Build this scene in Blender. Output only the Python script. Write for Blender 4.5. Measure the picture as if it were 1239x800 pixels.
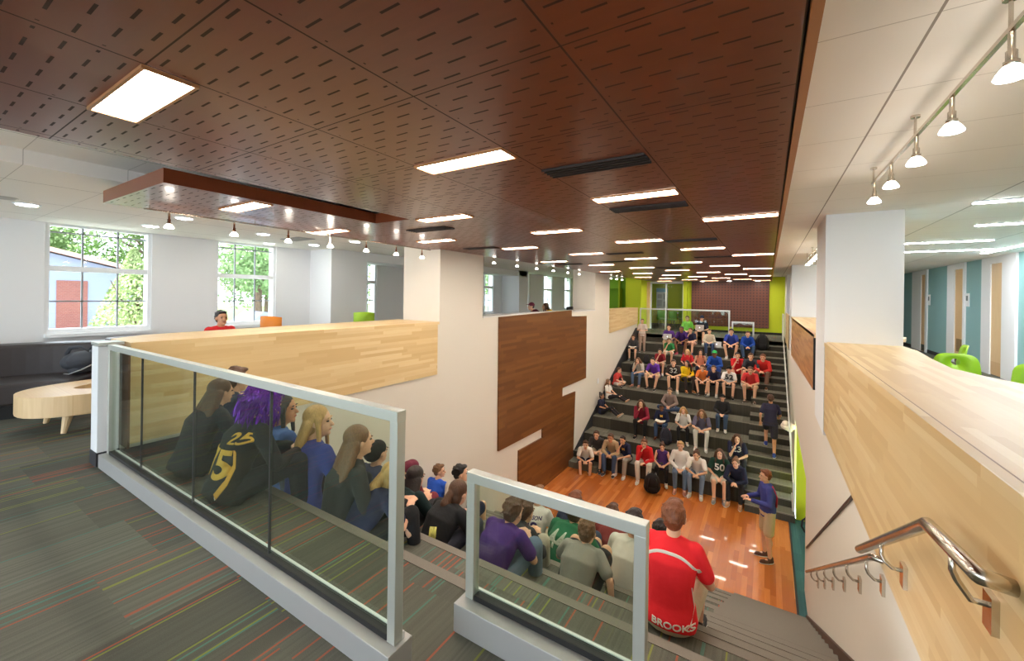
import bpy, bmesh, math, random
from mathutils import Vector, Matrix, Euler
from mathutils.bvhtree import BVHTree
random.seed(7)
S = bpy.context.scene
for o in list(bpy.data.objects): bpy.data.objects.remove(o)
COL = S.collection
PI = math.pi
# ------------------------------------------------------------------ camera
F, CY, ROLL, YAW, ZC = 495.5, 357.8, 0.014407, 0.559589, 1.55
cam_d = bpy.data.cameras.new('camera'); cam = bpy.data.objects.new('camera', cam_d); COL.objects.link(cam)
cam_d.sensor_width = 36; cam_d.sensor_fit = 'HORIZONTAL'; cam_d.lens = F/1239*36
cam_d.shift_y = -(400-CY)/1239; cam_d.clip_start = .02; cam_d.clip_end = 300
_r = Vector((math.cos(YAW), math.sin(YAW), 0)); _f = Vector((-math.sin(YAW), math.cos(YAW), 0)); _u = Vector((0, 0, 1))
_cx = _r*math.cos(ROLL)+_u*math.sin(ROLL); _cy = -_r*math.sin(ROLL)+_u*math.cos(ROLL)
M = Matrix((_cx, _cy, -_f)).transposed().to_4x4(); M.translation = (0, 0, ZC)
cam.matrix_world = M
S.camera = cam
def ray(x, y):
    u, v = x-619.5, y-CY
    c, s = math.cos(-ROLL), math.sin(-ROLL)
    u, v = u*c-v*s, u*s+v*c
    c, s = math.cos(YAW), math.sin(YAW)
    return Vector((u*c-F*s, u*s+F*c, -v))
def atZ(x, y, z): d = ray(x, y); return Vector((0, 0, ZC))+d*((z-ZC)/d.z)
def atY(x, y, v): d = ray(x, y); return Vector((0, 0, ZC))+d*(v/d.y)
def atX(x, y, v): d = ray(x, y); return Vector((0, 0, ZC))+d*(v/d.x)
# ------------------------------------------------------------------ world, sun, exposure
W = bpy.data.worlds.new('world'); S.world = W; W.use_nodes = True
nt = W.node_tree; bgn = nt.nodes['Background']
bgn.inputs[0].default_value = (.80, .90, 1, 1); bgn.inputs[1].default_value = 3.4
sun_d = bpy.data.lights.new('sun', 'SUN'); sun_d.energy = 2.6; sun_d.angle = .02; sun_d.color = (1, .95, .85)
sun = bpy.data.objects.new('sun', sun_d); COL.objects.link(sun); sun.rotation_euler = Vector((-.10, .72, -.72)).to_track_quat('-Z', 'Y').to_euler()
LAMP = 25.0
S.view_settings.view_transform = 'Standard'; S.view_settings.look = 'None'; S.view_settings.gamma = 1
S.view_settings.use_curve_mapping = False; S.view_settings.exposure = 1.05
# ------------------------------------------------------------------ materials
def lin(c): return tuple(((v/255)/12.92 if v/255 <= .04045 else ((v/255+.055)/1.055)**2.4) for v in c)+(1,)
MATS = {}
def mat(name, col=(200, 200, 200), rough=.6, metal=0, emit=0, noise=0, nscale=20, bump=0, bscale=60, coat=0, spec=.5):
    if name in MATS: return MATS[name]
    m = bpy.data.materials.new(name); m.use_nodes = True; MATS[name] = m
    nt = m.node_tree; b = nt.nodes['Principled BSDF']
    c = lin(col); b.inputs['Base Color'].default_value = c
    b.inputs['Roughness'].default_value = rough; b.inputs['Metallic'].default_value = metal
    b.inputs['Coat Weight'].default_value = coat; b.inputs['Specular IOR Level'].default_value = spec
    if emit:
        b.inputs['Emission Color'].default_value = c; b.inputs['Emission Strength'].default_value = emit
    tc = nt.nodes.new('ShaderNodeTexCoord')
    if noise:
        n = nt.nodes.new('ShaderNodeTexNoise'); n.inputs['Scale'].default_value = nscale; n.inputs['Detail'].default_value = 4
        nt.links.new(tc.outputs['Object'], n.inputs['Vector'])
        r = nt.nodes.new('ShaderNodeValToRGB')
        r.color_ramp.elements[0].position = .3; r.color_ramp.elements[1].position = .7
        r.color_ramp.elements[0].color = tuple(v*(1-noise) for v in c[:3])+(1,)
        r.color_ramp.elements[1].color = tuple(min(1, v*(1+noise)) for v in c[:3])+(1,)
        nt.links.new(n.outputs['Fac'], r.inputs[0]); nt.links.new(r.outputs[0], b.inputs['Base Color'])
    if bump:
        n = nt.nodes.new('ShaderNodeTexNoise'); n.inputs['Scale'].default_value = bscale; n.inputs['Detail'].default_value = 3
        nt.links.new(tc.outputs['Object'], n.inputs['Vector'])
        bp = nt.nodes.new('ShaderNodeBump'); bp.inputs['Strength'].default_value = bump; bp.inputs['Distance'].default_value = .02
        nt.links.new(n.outputs['Fac'], bp.inputs['Height']); nt.links.new(bp.outputs[0], b.inputs['Normal'])
    return m
class NB:
    """small node builder"""
    def __init__(s, m): s.m = m; s.nt = m.node_tree; s.b = s.nt.nodes['Principled BSDF']; s.tc = s.nt.nodes.new('ShaderNodeTexCoord')
    def put(s, i, v):
        if isinstance(v, (int, float)): i.default_value = v
        elif isinstance(v, tuple): i.default_value = v
        else: s.nt.links.new(v, i)
    def m_(s, op, a, b=0, c=0):
        n = s.nt.nodes.new('ShaderNodeMath'); n.operation = op
        s.put(n.inputs[0], a); s.put(n.inputs[1], b); s.put(n.inputs[2], c); return n.outputs[0]
    def xyz(s, src='Object'):
        n = s.nt.nodes.new('ShaderNodeSeparateXYZ'); s.nt.links.new(s.tc.outputs[src], n.inputs[0]); return n.outputs
    def comb(s, x, y, z=0):
        n = s.nt.nodes.new('ShaderNodeCombineXYZ'); s.put(n.inputs[0], x); s.put(n.inputs[1], y); s.put(n.inputs[2], z); return n.outputs[0]
    def white(s, vec):
        n = s.nt.nodes.new('ShaderNodeTexWhiteNoise'); n.noise_dimensions = '3D'; s.nt.links.new(vec, n.inputs['Vector']); return n.outputs
    def noise(s, vec, scale, detail=3):
        n = s.nt.nodes.new('ShaderNodeTexNoise'); n.inputs['Scale'].default_value = scale; n.inputs['Detail'].default_value = detail
        s.nt.links.new(vec, n.inputs['Vector']); return n.outputs['Fac']
    def mix(s, f, a, b, mode='MIX'):
        n = s.nt.nodes.new('ShaderNodeMix'); n.data_type = 'RGBA'; n.blend_type = mode
        s.put(n.inputs[0], f); s.put(n.inputs[6], a); s.put(n.inputs[7], b); return n.outputs[2]
    def ramp(s, f, stops, const=False):
        n = s.nt.nodes.new('ShaderNodeValToRGB'); cr = n.color_ramp
        if const: cr.interpolation = 'CONSTANT'
        while len(cr.elements) < len(stops): cr.elements.new(.5)
        for e, (p, c) in zip(cr.elements, stops): e.position = p; e.color = c
        s.put(n.inputs[0], f); return n.outputs[0]
def newmat(name, rough=.6, coat=0):
    m = mat(name, rough=rough, coat=coat); return m, NB(m)
def wood(name, base, dark, light, strip=.07, length=.9, ax='yz', rough=.4, coat=0, grain=.35):
    m, n = newmat(name, rough, coat)
    X, Y, Z = n.xyz(); A = dict(x=X, y=Y, z=Z); a, b = A[ax[0]], A[ax[1]]
    row = n.m_('FLOOR', n.m_('DIVIDE', b, strip))
    off = n.white(n.comb(row, 3.3))[0]
    col = n.m_('FLOOR', n.m_('ADD', n.m_('DIVIDE', a, length), n.m_('MULTIPLY', off, 7)))
    w = n.white(n.comb(row, col, 1.7))[0]
    g = n.noise(n.comb(n.m_('MULTIPLY', a, 2.5), n.m_('MULTIPLY', b, 40), n.m_('MULTIPLY', w, 20)), 1.5, 5)
    c = n.ramp(w, [(0, lin(dark)), (.5, lin(base)), (1, lin(light))])
    c = n.mix(n.m_('MULTIPLY', n.m_('SUBTRACT', g, .35), grain*2), c, lin(dark))
    fr = n.m_('FRACT', n.m_('DIVIDE', b, strip))
    ln = n.m_('LESS_THAN', fr, .02)
    c = n.mix(n.m_('MULTIPLY', ln, .35), c, lin(dark))
    n.nt.links.new(c, n.b.inputs['Base Color']); return m
def carpet(name, base=(104, 104, 95), bright=1.0, stripes=True, teal=False):
    m, n = newmat(name, .95)
    n.b.inputs['Specular IOR Level'].default_value = .15
    X, Y, Z = n.xyz()
    tx = n.m_('FLOOR', n.m_('DIVIDE', X, .61)); oy = n.white(n.comb(tx, .5))[0]
    ty = n.m_('FLOOR', n.m_('ADD', n.m_('DIVIDE', Y, .61), n.m_('MULTIPLY', oy, 3)))
    tile = n.white(n.comb(tx, ty, 5))[0]
    c0 = tuple(v*bright for v in lin(base)[:3])
    c = n.ramp(tile, [(0, tuple(v*.62 for v in c0)+(1,)), (1, tuple(v*1.25 for v in c0)+(1,))])
    sx = n.m_('FLOOR', n.m_('MULTIPLY', X, 95))
    rib = n.white(n.comb(sx, ty, 2))[0]
    c = n.mix(n.m_('MULTIPLY', rib, .42), c, (c0[0]*.35, c0[1]*.35, c0[2]*.35, 1))
    fz = n.noise(n.tc.outputs['Object'], 260, 2)
    c = n.mix(n.m_('MULTIPLY', fz, .35), c, (c0[0]*1.9, c0[1]*1.9, c0[2]*1.9, 1))
    if stripes:
        st = n.white(n.comb(sx, ty, 9))
        isst = n.m_('GREATER_THAN', st[0], .915)
        hue = n.white(n.comb(sx, ty, 31))[0]
        sc = n.ramp(hue, [(0, lin((196, 92, 62))), (.34, lin((150, 158, 62))), (.67, lin((86, 142, 128)))], True)
        c = n.mix(n.m_('MULTIPLY', isst, .6), c, sc)
    n.nt.links.new(c, n.b.inputs['Base Color'])
    bp = n.nt.nodes.new('ShaderNodeBump'); bp.inputs['Strength'].default_value = .4; bp.inputs['Distance'].default_value = .004
    n.nt.links.new(fz, bp.inputs['Height']); n.nt.links.new(bp.outputs[0], n.b.inputs['Normal'])
    return m
def glass(name, tint=(.86, .93, .88), refl=1.0):
    m = bpy.data.materials.new(name); m.use_nodes = True; nt = m.node_tree; nt.nodes.clear(); MATS[name] = m
    o = nt.nodes.new('ShaderNodeOutputMaterial'); t = nt.nodes.new('ShaderNodeBsdfTransparent'); g = nt.nodes.new('ShaderNodeBsdfGlossy')
    t.inputs[0].default_value = tint+(1,); g.inputs['Roughness'].default_value = .02; g.inputs[0].default_value = (1, 1, 1, 1)
    f = nt.nodes.new('ShaderNodeLayerWeight'); f.inputs[0].default_value = .5
    pw = nt.nodes.new('ShaderNodeMath'); pw.operation = 'POWER'; pw.inputs[1].default_value = 4.0; nt.links.new(f.outputs['Facing'], pw.inputs[0])
    ma = nt.nodes.new('ShaderNodeMath'); ma.operation = 'MULTIPLY_ADD'; ma.inputs[1].default_value = .6; ma.inputs[2].default_value = .035; nt.links.new(pw.outputs[0], ma.inputs[0]); f = ma
    mx = nt.nodes.new('ShaderNodeMixShader'); k = nt.nodes.new('ShaderNodeMath'); k.operation = 'MULTIPLY'; k.inputs[1].default_value = refl
    nt.links.new(f.outputs[0], k.inputs[0]); nt.links.new(k.outputs[0], mx.inputs[0]); nt.links.new(t.outputs[0], mx.inputs[1]); nt.links.new(g.outputs[0], mx.inputs[2])
    nt.links.new(mx.outputs[0], o.inputs[0]); return m
MAPLE = ((234, 202, 148), (224, 188, 132), (243, 216, 168))
m_maple_yz = wood('maple_side', *MAPLE, .045, .8, 'yz', .38)
m_maple_yx = wood('maple_top', *MAPLE, .045, .8, 'yx', .42)
m_maple_pl = wood('maple_plain', (226, 190, 140), (206, 166, 116), (236, 206, 160), .5, 3, 'zy', .4)
m_cherry = wood('dark_wood_panel', (122, 76, 36), (108, 64, 30), (136, 88, 44), .07, 1.1, 'yz', .38)
m_stage = wood('stage_floor', (204, 118, 52), (176, 94, 38), (222, 138, 68), .085, 1.0, 'yx', .24, .3)
m_wall = mat('warm_white_paint', (233, 225, 212), .85, bump=.03, bscale=200)
m_white = mat('cool_white_paint', (236, 236, 236), .8)
m_lime = mat('lime_paint', (204, 218, 40), .7)
m_green = mat('green_paint', (140, 190, 42), .7)
m_teal = mat('teal_paint', (140, 182, 184), .7)
m_teal2 = mat('dark_teal_paint', (28, 112, 112), .6)
m_frame = mat('brushed_silver_paint', (200, 204, 198), .38, .55)
m_curb = mat('grey_metal_curb', (176, 176, 174), .45, .3)
m_steel = mat('stainless_steel', (205, 196, 184), .22, 1)
m_black = mat('black_rubber', (24, 24, 24), .6)
m_base = mat('dark_rubber_base', (50, 50, 54), .6)
m_nose = mat('taupe_nosing', (124, 117, 107), .6, noise=.08, nscale=200)
m_darkwoodtrim = mat('dark_brown_trim', (74, 48, 36), .5)
m_trim = mat('white_trim', (238, 240, 242), .45)
m_carpet = carpet('striped_carpet')
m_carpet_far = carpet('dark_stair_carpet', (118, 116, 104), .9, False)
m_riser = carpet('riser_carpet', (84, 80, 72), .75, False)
m_tealcarpet = carpet('teal_carpet', (70, 110, 112), 1, False)
m_glass = glass('rail_glass'); m_pane = glass('window_glass', (.97, .98, .98), .6)
def stair_carpet():
    m, n = newmat('banded_stair_carpet', .95)
    X, Y, Z = n.xyz()
    r = n.m_('FLOOR', n.m_('MULTIPLY', Y, 26)); l = n.white(n.comb(r, 1.5))[0]
    col = n.m_('FLOOR', n.m_('ADD', n.m_('MULTIPLY', X, .9), n.m_('MULTIPLY', l, 5)))
    w = n.white(n.comb(r, col, 4))[0]
    fz = n.noise(n.tc.outputs['Object'], 220, 2)
    c = n.ramp(w, [(0, lin((62, 58, 52))), (.35, lin((124, 117, 106)))], True)
    c = n.mix(n.m_('MULTIPLY', fz, .35), c, lin((150, 142, 130)))
    n.nt.links.new(c, n.b.inputs['Base Color']); return m
m_stairc = stair_carpet()
def ceil_wood():
    m, n = newmat('perforated_cherry_ceiling', .3, .12)
    X, Y, Z = n.xyz()
    U = n.m_('DIVIDE', n.m_('ADD', X, 20*.653+.577), .653); V = n.m_('DIVIDE', n.m_('ADD', Y, 20*.653-.53), .653)
    u, v = n.m_('FRACT', U), n.m_('FRACT', V)
    pu, pv = n.m_('FLOOR', U), n.m_('FLOOR', V)
    w = n.white(n.comb(pu, pv, 1))[0]
    v9 = n.m_('MULTIPLY', v, 9); row = n.m_('FLOOR', v9); rf = n.m_('FRACT', v9)
    par = n.m_('MULTIPLY', n.m_('MODULO', row, 2), .5)
    uf = n.m_('FRACT', n.m_('ADD', n.m_('MULTIPLY', u, 4), par))
    def band(x, a, b): return n.m_('MULTIPLY', n.m_('GREATER_THAN', x, a), n.m_('LESS_THAN', x, b))
    slot = n.m_('MULTIPLY', band(rf, .435, .565), band(uf, .23, .70)); slot = n.m_('MULTIPLY', slot, band(u, .04, .965))
    seam = n.m_('MAXIMUM', n.m_('LESS_THAN', u, .011), n.m_('LESS_THAN', v, .009))
    geo = n.nt.nodes.new('ShaderNodeNewGeometry'); sp = n.nt.nodes.new('ShaderNodeSeparateXYZ'); n.nt.links.new(geo.outputs['Normal'], sp.inputs[0])
    down = n.m_('GREATER_THAN', n.m_('ABSOLUTE', sp.outputs[2]), .5)
    msk = n.m_('MULTIPLY', n.m_('MAXIMUM', slot, seam), down)
    g = n.noise(n.comb(n.m_('MULTIPLY', X, 4), n.m_('MULTIPLY', Y, 22), w), 1.6, 5)
    c = n.mix(n.m_('MULTIPLY', g, .5), lin((124, 60, 32)), lin((92, 42, 22)))
    c = n.mix(n.m_('MULTIPLY', w, .22), c, lin((140, 72, 40)))
    c = n.mix(n.m_('MULTIPLY', msk, .85), c, lin((38, 26, 18)))
    n.nt.links.new(c, n.b.inputs['Base Color'])
    n.nt.links.new(n.m_('ADD', .31, n.m_('MULTIPLY', msk, .55)), n.b.inputs['Roughness'])
    return m
m_ceilwood = ceil_wood()
def perf_wall():
    m, n = newmat('perforated_wall_panel', .4)
    X, Y, Z = n.xyz()
    def band(x, a, b): return n.m_('MULTIPLY', n.m_('GREATER_THAN', x, a), n.m_('LESS_THAN', x, b))
    s = n.m_('MULTIPLY', band(n.m_('FRACT', n.m_('MULTIPLY', X, 8)), .3, .7), band(n.m_('FRACT', n.m_('MULTIPLY', Z, 8)), .3, .7))
    c = n.mix(n.m_('MULTIPLY', s, .75), lin((104, 52, 30)), lin((44, 24, 16)))
    n.nt.links.new(c, n.b.inputs['Base Color']); return m
m_perf = perf_wall()
def ceil_tile():
    m, n = newmat('white_ceiling_tile', .85)
    X, Y, Z = n.xyz()
    u = n.m_('FRACT', n.m_('DIVIDE', n.m_('ADD', X, 25-.47), 1.25)); v = n.m_('FRACT', n.m_('DIVIDE', n.m_('ADD', Y, 12.5-1.93), .625))
    a = n.m_('MAXIMUM', n.m_('MULTIPLY', n.m_('LESS_THAN', n.m_('ABSOLUTE', n.m_('SUBTRACT', u, .008)), .004), .8), n.m_('MULTIPLY', n.m_('LESS_THAN', v, .008), .45))
    c = n.mix(a, lin((248, 243, 235)), lin((126, 112, 98)))
    n.nt.links.new(c, n.b.inputs['Base Color']); return m
m_tile = ceil_tile()
m_diff = mat('lamp_diffuser', (255, 243, 226), .5, emit=LAMP)
m_strip = mat('linear_lamp_diffuser', (248, 251, 255), .5, emit=LAMP*1.8)
m_bulb = mat('bulb', (255, 244, 230), .5, emit=LAMP*.55)
m_down = mat('downlight_lens', (250, 248, 244), .5, emit=LAMP*1.3)
# ------------------------------------------------------------------ mesh helpers
def bx(bm, x0, x1, y0, y1, z0, z1):
    vs = [bm.verts.new((x, y, z)) for z in (z0, z1) for y in (y0, y1) for x in (x0, x1)]
    for f in ((0, 2, 3, 1), (4, 5, 7, 6), (0, 1, 5, 4), (2, 6, 7, 3), (0, 4, 6, 2), (1, 3, 7, 5)): bm.faces.new([vs[i] for i in f])
def prism(bm, pts, axis, a, b):
    """polygon pts extruded along axis from a to b; pts are the other two coordinates in x,y,z order"""
    def mk(p, t):
        return {'x': (t, p[0], p[1]), 'y': (p[0], t, p[1]), 'z': (p[0], p[1], t)}[axis]
    A = [bm.verts.new(mk(p, a)) for p in pts]; B = [bm.verts.new(mk(p, b)) for p in pts]
    n = len(pts); bm.faces.new(A); bm.faces.new(B[::-1])
    for i in range(n): bm.faces.new((A[i], B[i], B[(i+1) % n], A[(i+1) % n]))
def tube(bm, pts, r, n=10, ry=None, right=None, caps=True):
    pts = [Vector(p) for p in pts]; rr = r if isinstance(r, (list, tuple)) else [r]*len(pts)
    rings = []; prev = None
    for i, p in enumerate(pts):
        d = (pts[min(i+1, len(pts)-1)]-pts[max(i-1, 0)]).normalized()
        if right is not None: a = Vector(right)
        elif prev is not None: a = prev
        else: a = Vector((0, 0, 1)) if abs(d.z) < .9 else Vector((1, 0, 0))
        a = (a-d*a.dot(d)).normalized(); b = d.cross(a); prev = a
        ryi = rr[i] if ry is None else (ry[i] if isinstance(ry, (list, tuple)) else ry)
        rings.append([bm.verts.new(p+a*math.cos(2*PI*k/n)*rr[i]+b*math.sin(2*PI*k/n)*ryi) for k in range(n)])
    for q in range(len(rings)-1):
        for k in range(n): bm.faces.new((rings[q][k], rings[q][(k+1) % n], rings[q+1][(k+1) % n], rings[q+1][k]))
    if caps: bm.faces.new(rings[0][::-1]); bm.faces.new(rings[-1])
def capsule(bm, a, b, ra, rb, n=12):
    a, b = Vector(a), Vector(b); d = (b-a); L = d.length; d = d.normalized() if L > 1e-6 else Vector((0, 0, 1))
    pts, rs = [], []
    for t in (0.02, .35, .7, .93): pts.append(a-d*ra*math.cos(t*PI/2)); rs.append(ra*math.sin(t*PI/2))
    pts.append(a); rs.append(ra); pts.append(b+d*1e-4); rs.append(rb)
    for t in (.93, .7, .35, 0.02): pts.append(b+d*rb*math.cos(t*PI/2)); rs.append(rb*math.sin(t*PI/2))
    tube(bm, pts, rs, n)
def ell(bm, c, r, rot=None, n=14):
    c = Vector(c); rings = []; R = rot or Matrix.Identity(3); m = n//2
    top = bm.verts.new(c+R@Vector((0, 0, r[2]))); bot = bm.verts.new(c+R@Vector((0, 0, -r[2])))
    for i in range(1, m):
        t = PI*i/m
        rings.append([bm.verts.new(c+R@Vector((r[0]*math.sin(t)*math.cos(2*PI*k/n), r[1]*math.sin(t)*math.sin(2*PI*k/n), r[2]*math.cos(t)))) for k in range(n)])
    for k in range(n):
        bm.faces.new((top, rings[0][k], rings[0][(k+1) % n])); bm.faces.new((bot, rings[-1][(k+1) % n], rings[-1][k]))
        for q in range(len(rings)-1): bm.faces.new((rings[q][k], rings[q+1][k], rings[q+1][(k+1) % n], rings[q][(k+1) % n]))
def lathe(bm, c, prof, n=20, R=None):
    c = Vector(c); R = R or Matrix.Identity(3); rings = []
    for (r, z) in prof: rings.append([bm.verts.new(c+R@Vector((r*math.cos(2*PI*k/n), r*math.sin(2*PI*k/n), z))) for k in range(n)])
    for q in range(len(rings)-1):
        for k in range(n): bm.faces.new((rings[q][k], rings[q][(k+1) % n], rings[q+1][(k+1) % n], rings[q+1][k]))
    if prof[0][0] > 1e-5: bm.faces.new(rings[0][::-1])
    if prof[-1][0] > 1e-5: bm.faces.new(rings[-1])
def finish(bm):
    bmesh.ops.recalc_face_normals(bm, faces=bm.faces)
def BM(fn, *a, **k):
    bm = bmesh.new(); fn(bm, *a, **k); return bm
def obj(name, bm, m, parent=None, smooth=False, bevel=0, kind=None):
    finish(bm); me = bpy.data.meshes.new(name); bm.to_mesh(me); bm.free()
    o = bpy.data.objects.new(name, me); COL.objects.link(o); me.materials.append(m)
    if smooth:
        for p in me.polygons: p.use_smooth = True
    if bevel:
        b = o.modifiers.new('bevel', 'BEVEL'); b.width = bevel; b.segments = 2; b.limit_method = 'ANGLE'
    if parent is not None: o.parent = parent
    if kind: o['kind'] = kind
    return o
def struct(name, bm, m, **k): return obj(name, bm, m, kind='structure', **k)
def tag(o, label, cat, group=None):
    o['label'] = label; o['category'] = cat
    if group: o['group'] = group
    return o
def thing(name, label, cat, loc=(0, 0, 0), rz=0, group=None):
    o = bpy.data.objects.new(name, None); COL.objects.link(o); o.empty_display_size = .1
    o.location = loc; o.rotation_euler = (0, 0, rz); return tag(o, label, cat, group)
def copy_tree(o, parent=None):
    c = o.copy(); COL.objects.link(c); c.parent = parent
    for ch in list(o.children): copy_tree(ch, c)
    return c
def boxes(*bs):
    bm = bmesh.new()
    for b in bs: bx(bm, *b)
    return bm
# ------------------------------------------------------------------ structure: floors
BIGZ = 2.53; BROWN = 2.35; STG = -3.4; WX = -4.9
NK = [1.76+.614*k for k in range(10)]          # near tier noses, z = -.34 k
FM = [11.4+.75*m for m in range(10)]           # far tier noses, z = -3.06 + .34 m
AX = -.42                                      # inner edge of both aisle stairs
struct('floor', boxes((-9.2, .6, -6, 1.76, -.15, 0), (-9.2, -5.1, 1.76, 24, -.15, 0), (.75, 4.3, -6, 30, -.15, 0), (WX, .6, 18.15, 21.3, -.15, 0), (.54, .8, 18.15, 21.3, -.15, 0)), m_carpet)
struct('floor', boxes((WX, .44, 7.2, 11.6, STG-.15, STG)), m_stage)
struct('floor', boxes((.47, 2.9, 7.0, 11.3, STG-.15, STG+.002)), m_tealcarpet)
struct('trim_1', boxes((.44, .47, 7.3, 11.4, STG-.1, STG+.012)), m_base)
# near seating: one tier carpet, nosings
bm = bmesh.new()
for k in range(1, 10): bx(bm, WX, AX if k > 2 else .56, NK[k-1], NK[k], -3.5, -.34*k)
struct('floor', bm, m_carpet)
bm = bmesh.new(); bn = bmesh.new()
for j in range(1, 20):     # aisle steps, near
    z = -.17*j; y0 = 1.76+.307*(j-1); y1 = y0+.307
    if j < 5: x0 = .0-.0
    x0 = AX
    if j >= 5: bx(bm, x0, .56, y0, y1, -3.5, z); bx(bn, x0, .555, y1-.055, y1+.004, z-.012, z+.004)
struct('floor', bm, m_stairc)
for k in range(0, 10):
    bx(bn, WX, AX if k > 2 else .555, NK[k]-.06, NK[k]+.004, -.34*k-.03, -.34*k+.004)
struct('trim_2', bn, m_nose)
# far seating
bm = bmesh.new(); br = bmesh.new(); bn = bmesh.new()
for m in range(10):
    z = STG+.34*(m+1); y1 = FM[m+1] if m < 9 else 18.2
    bx(bm, WX, AX+.02, FM[m]+.012, y1+.02, -3.5, z); bx(br, WX, AX+.01, FM[m], FM[m]+.012, -3.45 if m == 0 else z-.34, z-.004)
for j in range(1, 21):
    z = STG+.17*j; y0 = 11.4+.375*(j-2); y1 = y0+.375
    bx(bm, AX, .56, y0+.012, y1+.02, -3.5, z); bx(br, AX, .555, y0, y0+.012, z-.17, z-.004)
    bx(bn, AX, .555, y0-.003, y0+.03, z-.02, z+.003)
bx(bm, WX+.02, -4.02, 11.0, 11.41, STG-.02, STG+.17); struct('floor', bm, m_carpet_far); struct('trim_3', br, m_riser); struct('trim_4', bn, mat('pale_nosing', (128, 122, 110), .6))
bm = bmesh.new(); prism(bm, [(11.2, STG), (11.35, STG+.28), (18.0, .22), (18.4, .22), (18.4, -.4), (11.5, STG)], 'x', WX, WX+.03); struct('trim_5', bm, m_base)
bm = bmesh.new(); prism(bm, [(1.5, .12), (1.76, .12), (7.75, STG+.12), (7.75, STG), (7.2, STG), (1.5, -.3)], 'x', .545, .57); struct('trim_6', bm, m_darkwoodtrim)
# ------------------------------------------------------------------ walls
# left hall wall with two openings
bm = bmesh.new()
prism(bm, [(1.3, -3.5), (1.3, 1.03), (5.43, 1.03), (5.43, BIGZ), (6.72, BIGZ), (6.72, 1.09), (13.04, 1.09), (13.04, BIGZ), (14.5, BIGZ), (14.5, 1.06), (18.3, 1.06), (18.3, -3.5)], 'x', WX-.2, WX)
struct('wall_left_pier', boxes((WX-.9, WX-.201, 5.43, 6.72, 0, BIGZ), (WX-.8, WX-.201, 13.04, 14.5, 0, BIGZ)), m_wall)
struct('wall_left', bm, m_wall)
struct('trim_7', boxes((WX-.5, WX+.015, 6.72, 13.04, 1.09, 1.12)), mat('pale_sill', (226, 224, 222), .4))
struct('baseboard_left', boxes((WX-.02, WX+.012, 1.26, 1.76, 0, .12)), m_base)
# window wall
wins = [(1.45, 2.68), (3.64, 4.78), (6.8, 7.46), (12.4, 13.05), (15.0, 15.8), (17.2, 18.1), (19.5, 20.3)]
bm = bmesh.new(); y = -6
for a, b in wins:
    bx(bm, -9.25, -9, y, a, 0, BIGZ+.1); bx(bm, -9.25, -9, a, b, 0, .88); bx(bm, -9.25, -9, a, b, BIGZ-.01, BIGZ+.1); y = b
bx(bm, -9.25, -9, y, 24, 0, BIGZ+.1)
struct('wall_window', bm, m_white)
struct('wall_pier', boxes((-9.02, -8.2, 5.55, 6.5, 0, BIGZ), (-9.02, -8.2, 6.5, 14.2, 2.32, BIGZ), (-9.02, -8.2, 13.6, 14.3, 0, BIGZ)), m_white)
struct('wall_end', boxes((-9.2, -5.9, 21.6, 21.8, 0, BIGZ+.1)), m_green)
for i, (a, b) in enumerate(wins):
    w = struct('window_%d' % (i+1), boxes((-9.2, -9.02, a, a+.05, .88, BIGZ), (-9.2, -9.02, b-.05, b, .88, BIGZ), (-9.2, -9.02, a+.05, b-.05, .88, .95), (-9.2, -9.02, a+.05, b-.05, BIGZ-.03, BIGZ), (-9.16, -9.03, a+.05, b-.05, 1.82, 1.90)), m_trim)
    mt = bmesh.new()
    for q in (1/3, 2/3): bx(mt, -9.13, -9.10, a+(b-a)*q-.011, a+(b-a)*q+.011, .9, BIGZ)
    bx(mt, -9.13, -9.10, a, b, 1.355, 1.377); bx(mt, -9.13, -9.10, a, b, 2.40, 2.42)
    obj('muntin', mt, mat('muntin_grey', (150, 152, 156), .5), w)
    obj('pane', boxes((-9.12, -9.113, a, b, .9, BIGZ)), m_pane, w)
    obj('sill', boxes((-9.03, -8.92, a, b, .83, .879)), m_trim, w)
# back wall
BW = 21.2; k_ = BW/22
bm = boxes((-5.9, -5.05, BW, BW+.2, 0, BIGZ), (-3.46, .62, BW, BW+.2, 0, BIGZ), (-5.05, -3.46, BW, BW+.2, 2.3, BIGZ), (-3.46, -3.3, BW-.25, BW, 0, BIGZ))
struct('wall_back', bm, m_lime)
struct('wall_pillar', boxes((-5.95, -5.2, BW-1.2, BW, 0, BIGZ)), m_lime)
struct('baseboard_back', boxes((-3.3, .55, BW-.02, BW, 0, .1), (-6, -5.19, BW-1.22, BW-1.2, 0, .1)), m_black)
tag(obj('acoustic_wall_panel', boxes((-3.12, .03, BW-.07, BW, .27, BROWN+.05)), m_perf), 'large dark brown perforated wood panel on the lime end wall', 'panel')
# glazed classroom behind
struct('wall_classroom', boxes((-6.6, -2.6, 26, 26.2, 0, 2.6), (-2.7, -2.6, BW, 26, 0, 2.6), (-6.7, -6.6, BW, 26, 0, 2.6)), m_lime)
struct('floor', boxes((-6.6, -2.6, BW, 26, -.15, 0)), m_carpet)
struct('ceiling', boxes((-6.7, -2.6, BW+.2, 26.2, 2.45, 2.6)), m_white)
w = struct('window_8', boxes((-5.05, -4.99, BW-.04, BW+.1, 0, BROWN), (-4.32, -4.26, BW-.04, BW+.1, 0, BROWN), (-3.52, -3.46, BW-.04, BW+.1, 0, BROWN), (-5.05, -3.46, BW-.04, BW+.1, 2.25, BROWN)), m_trim)
obj('pane', boxes((-5.0, -3.5, BW+.02, BW+.03, 0, 2.25)), m_pane, w)
struct('door_1', boxes((-5.2, -5.05, BW-.1, BW, 0, BROWN)), m_maple_pl)
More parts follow.
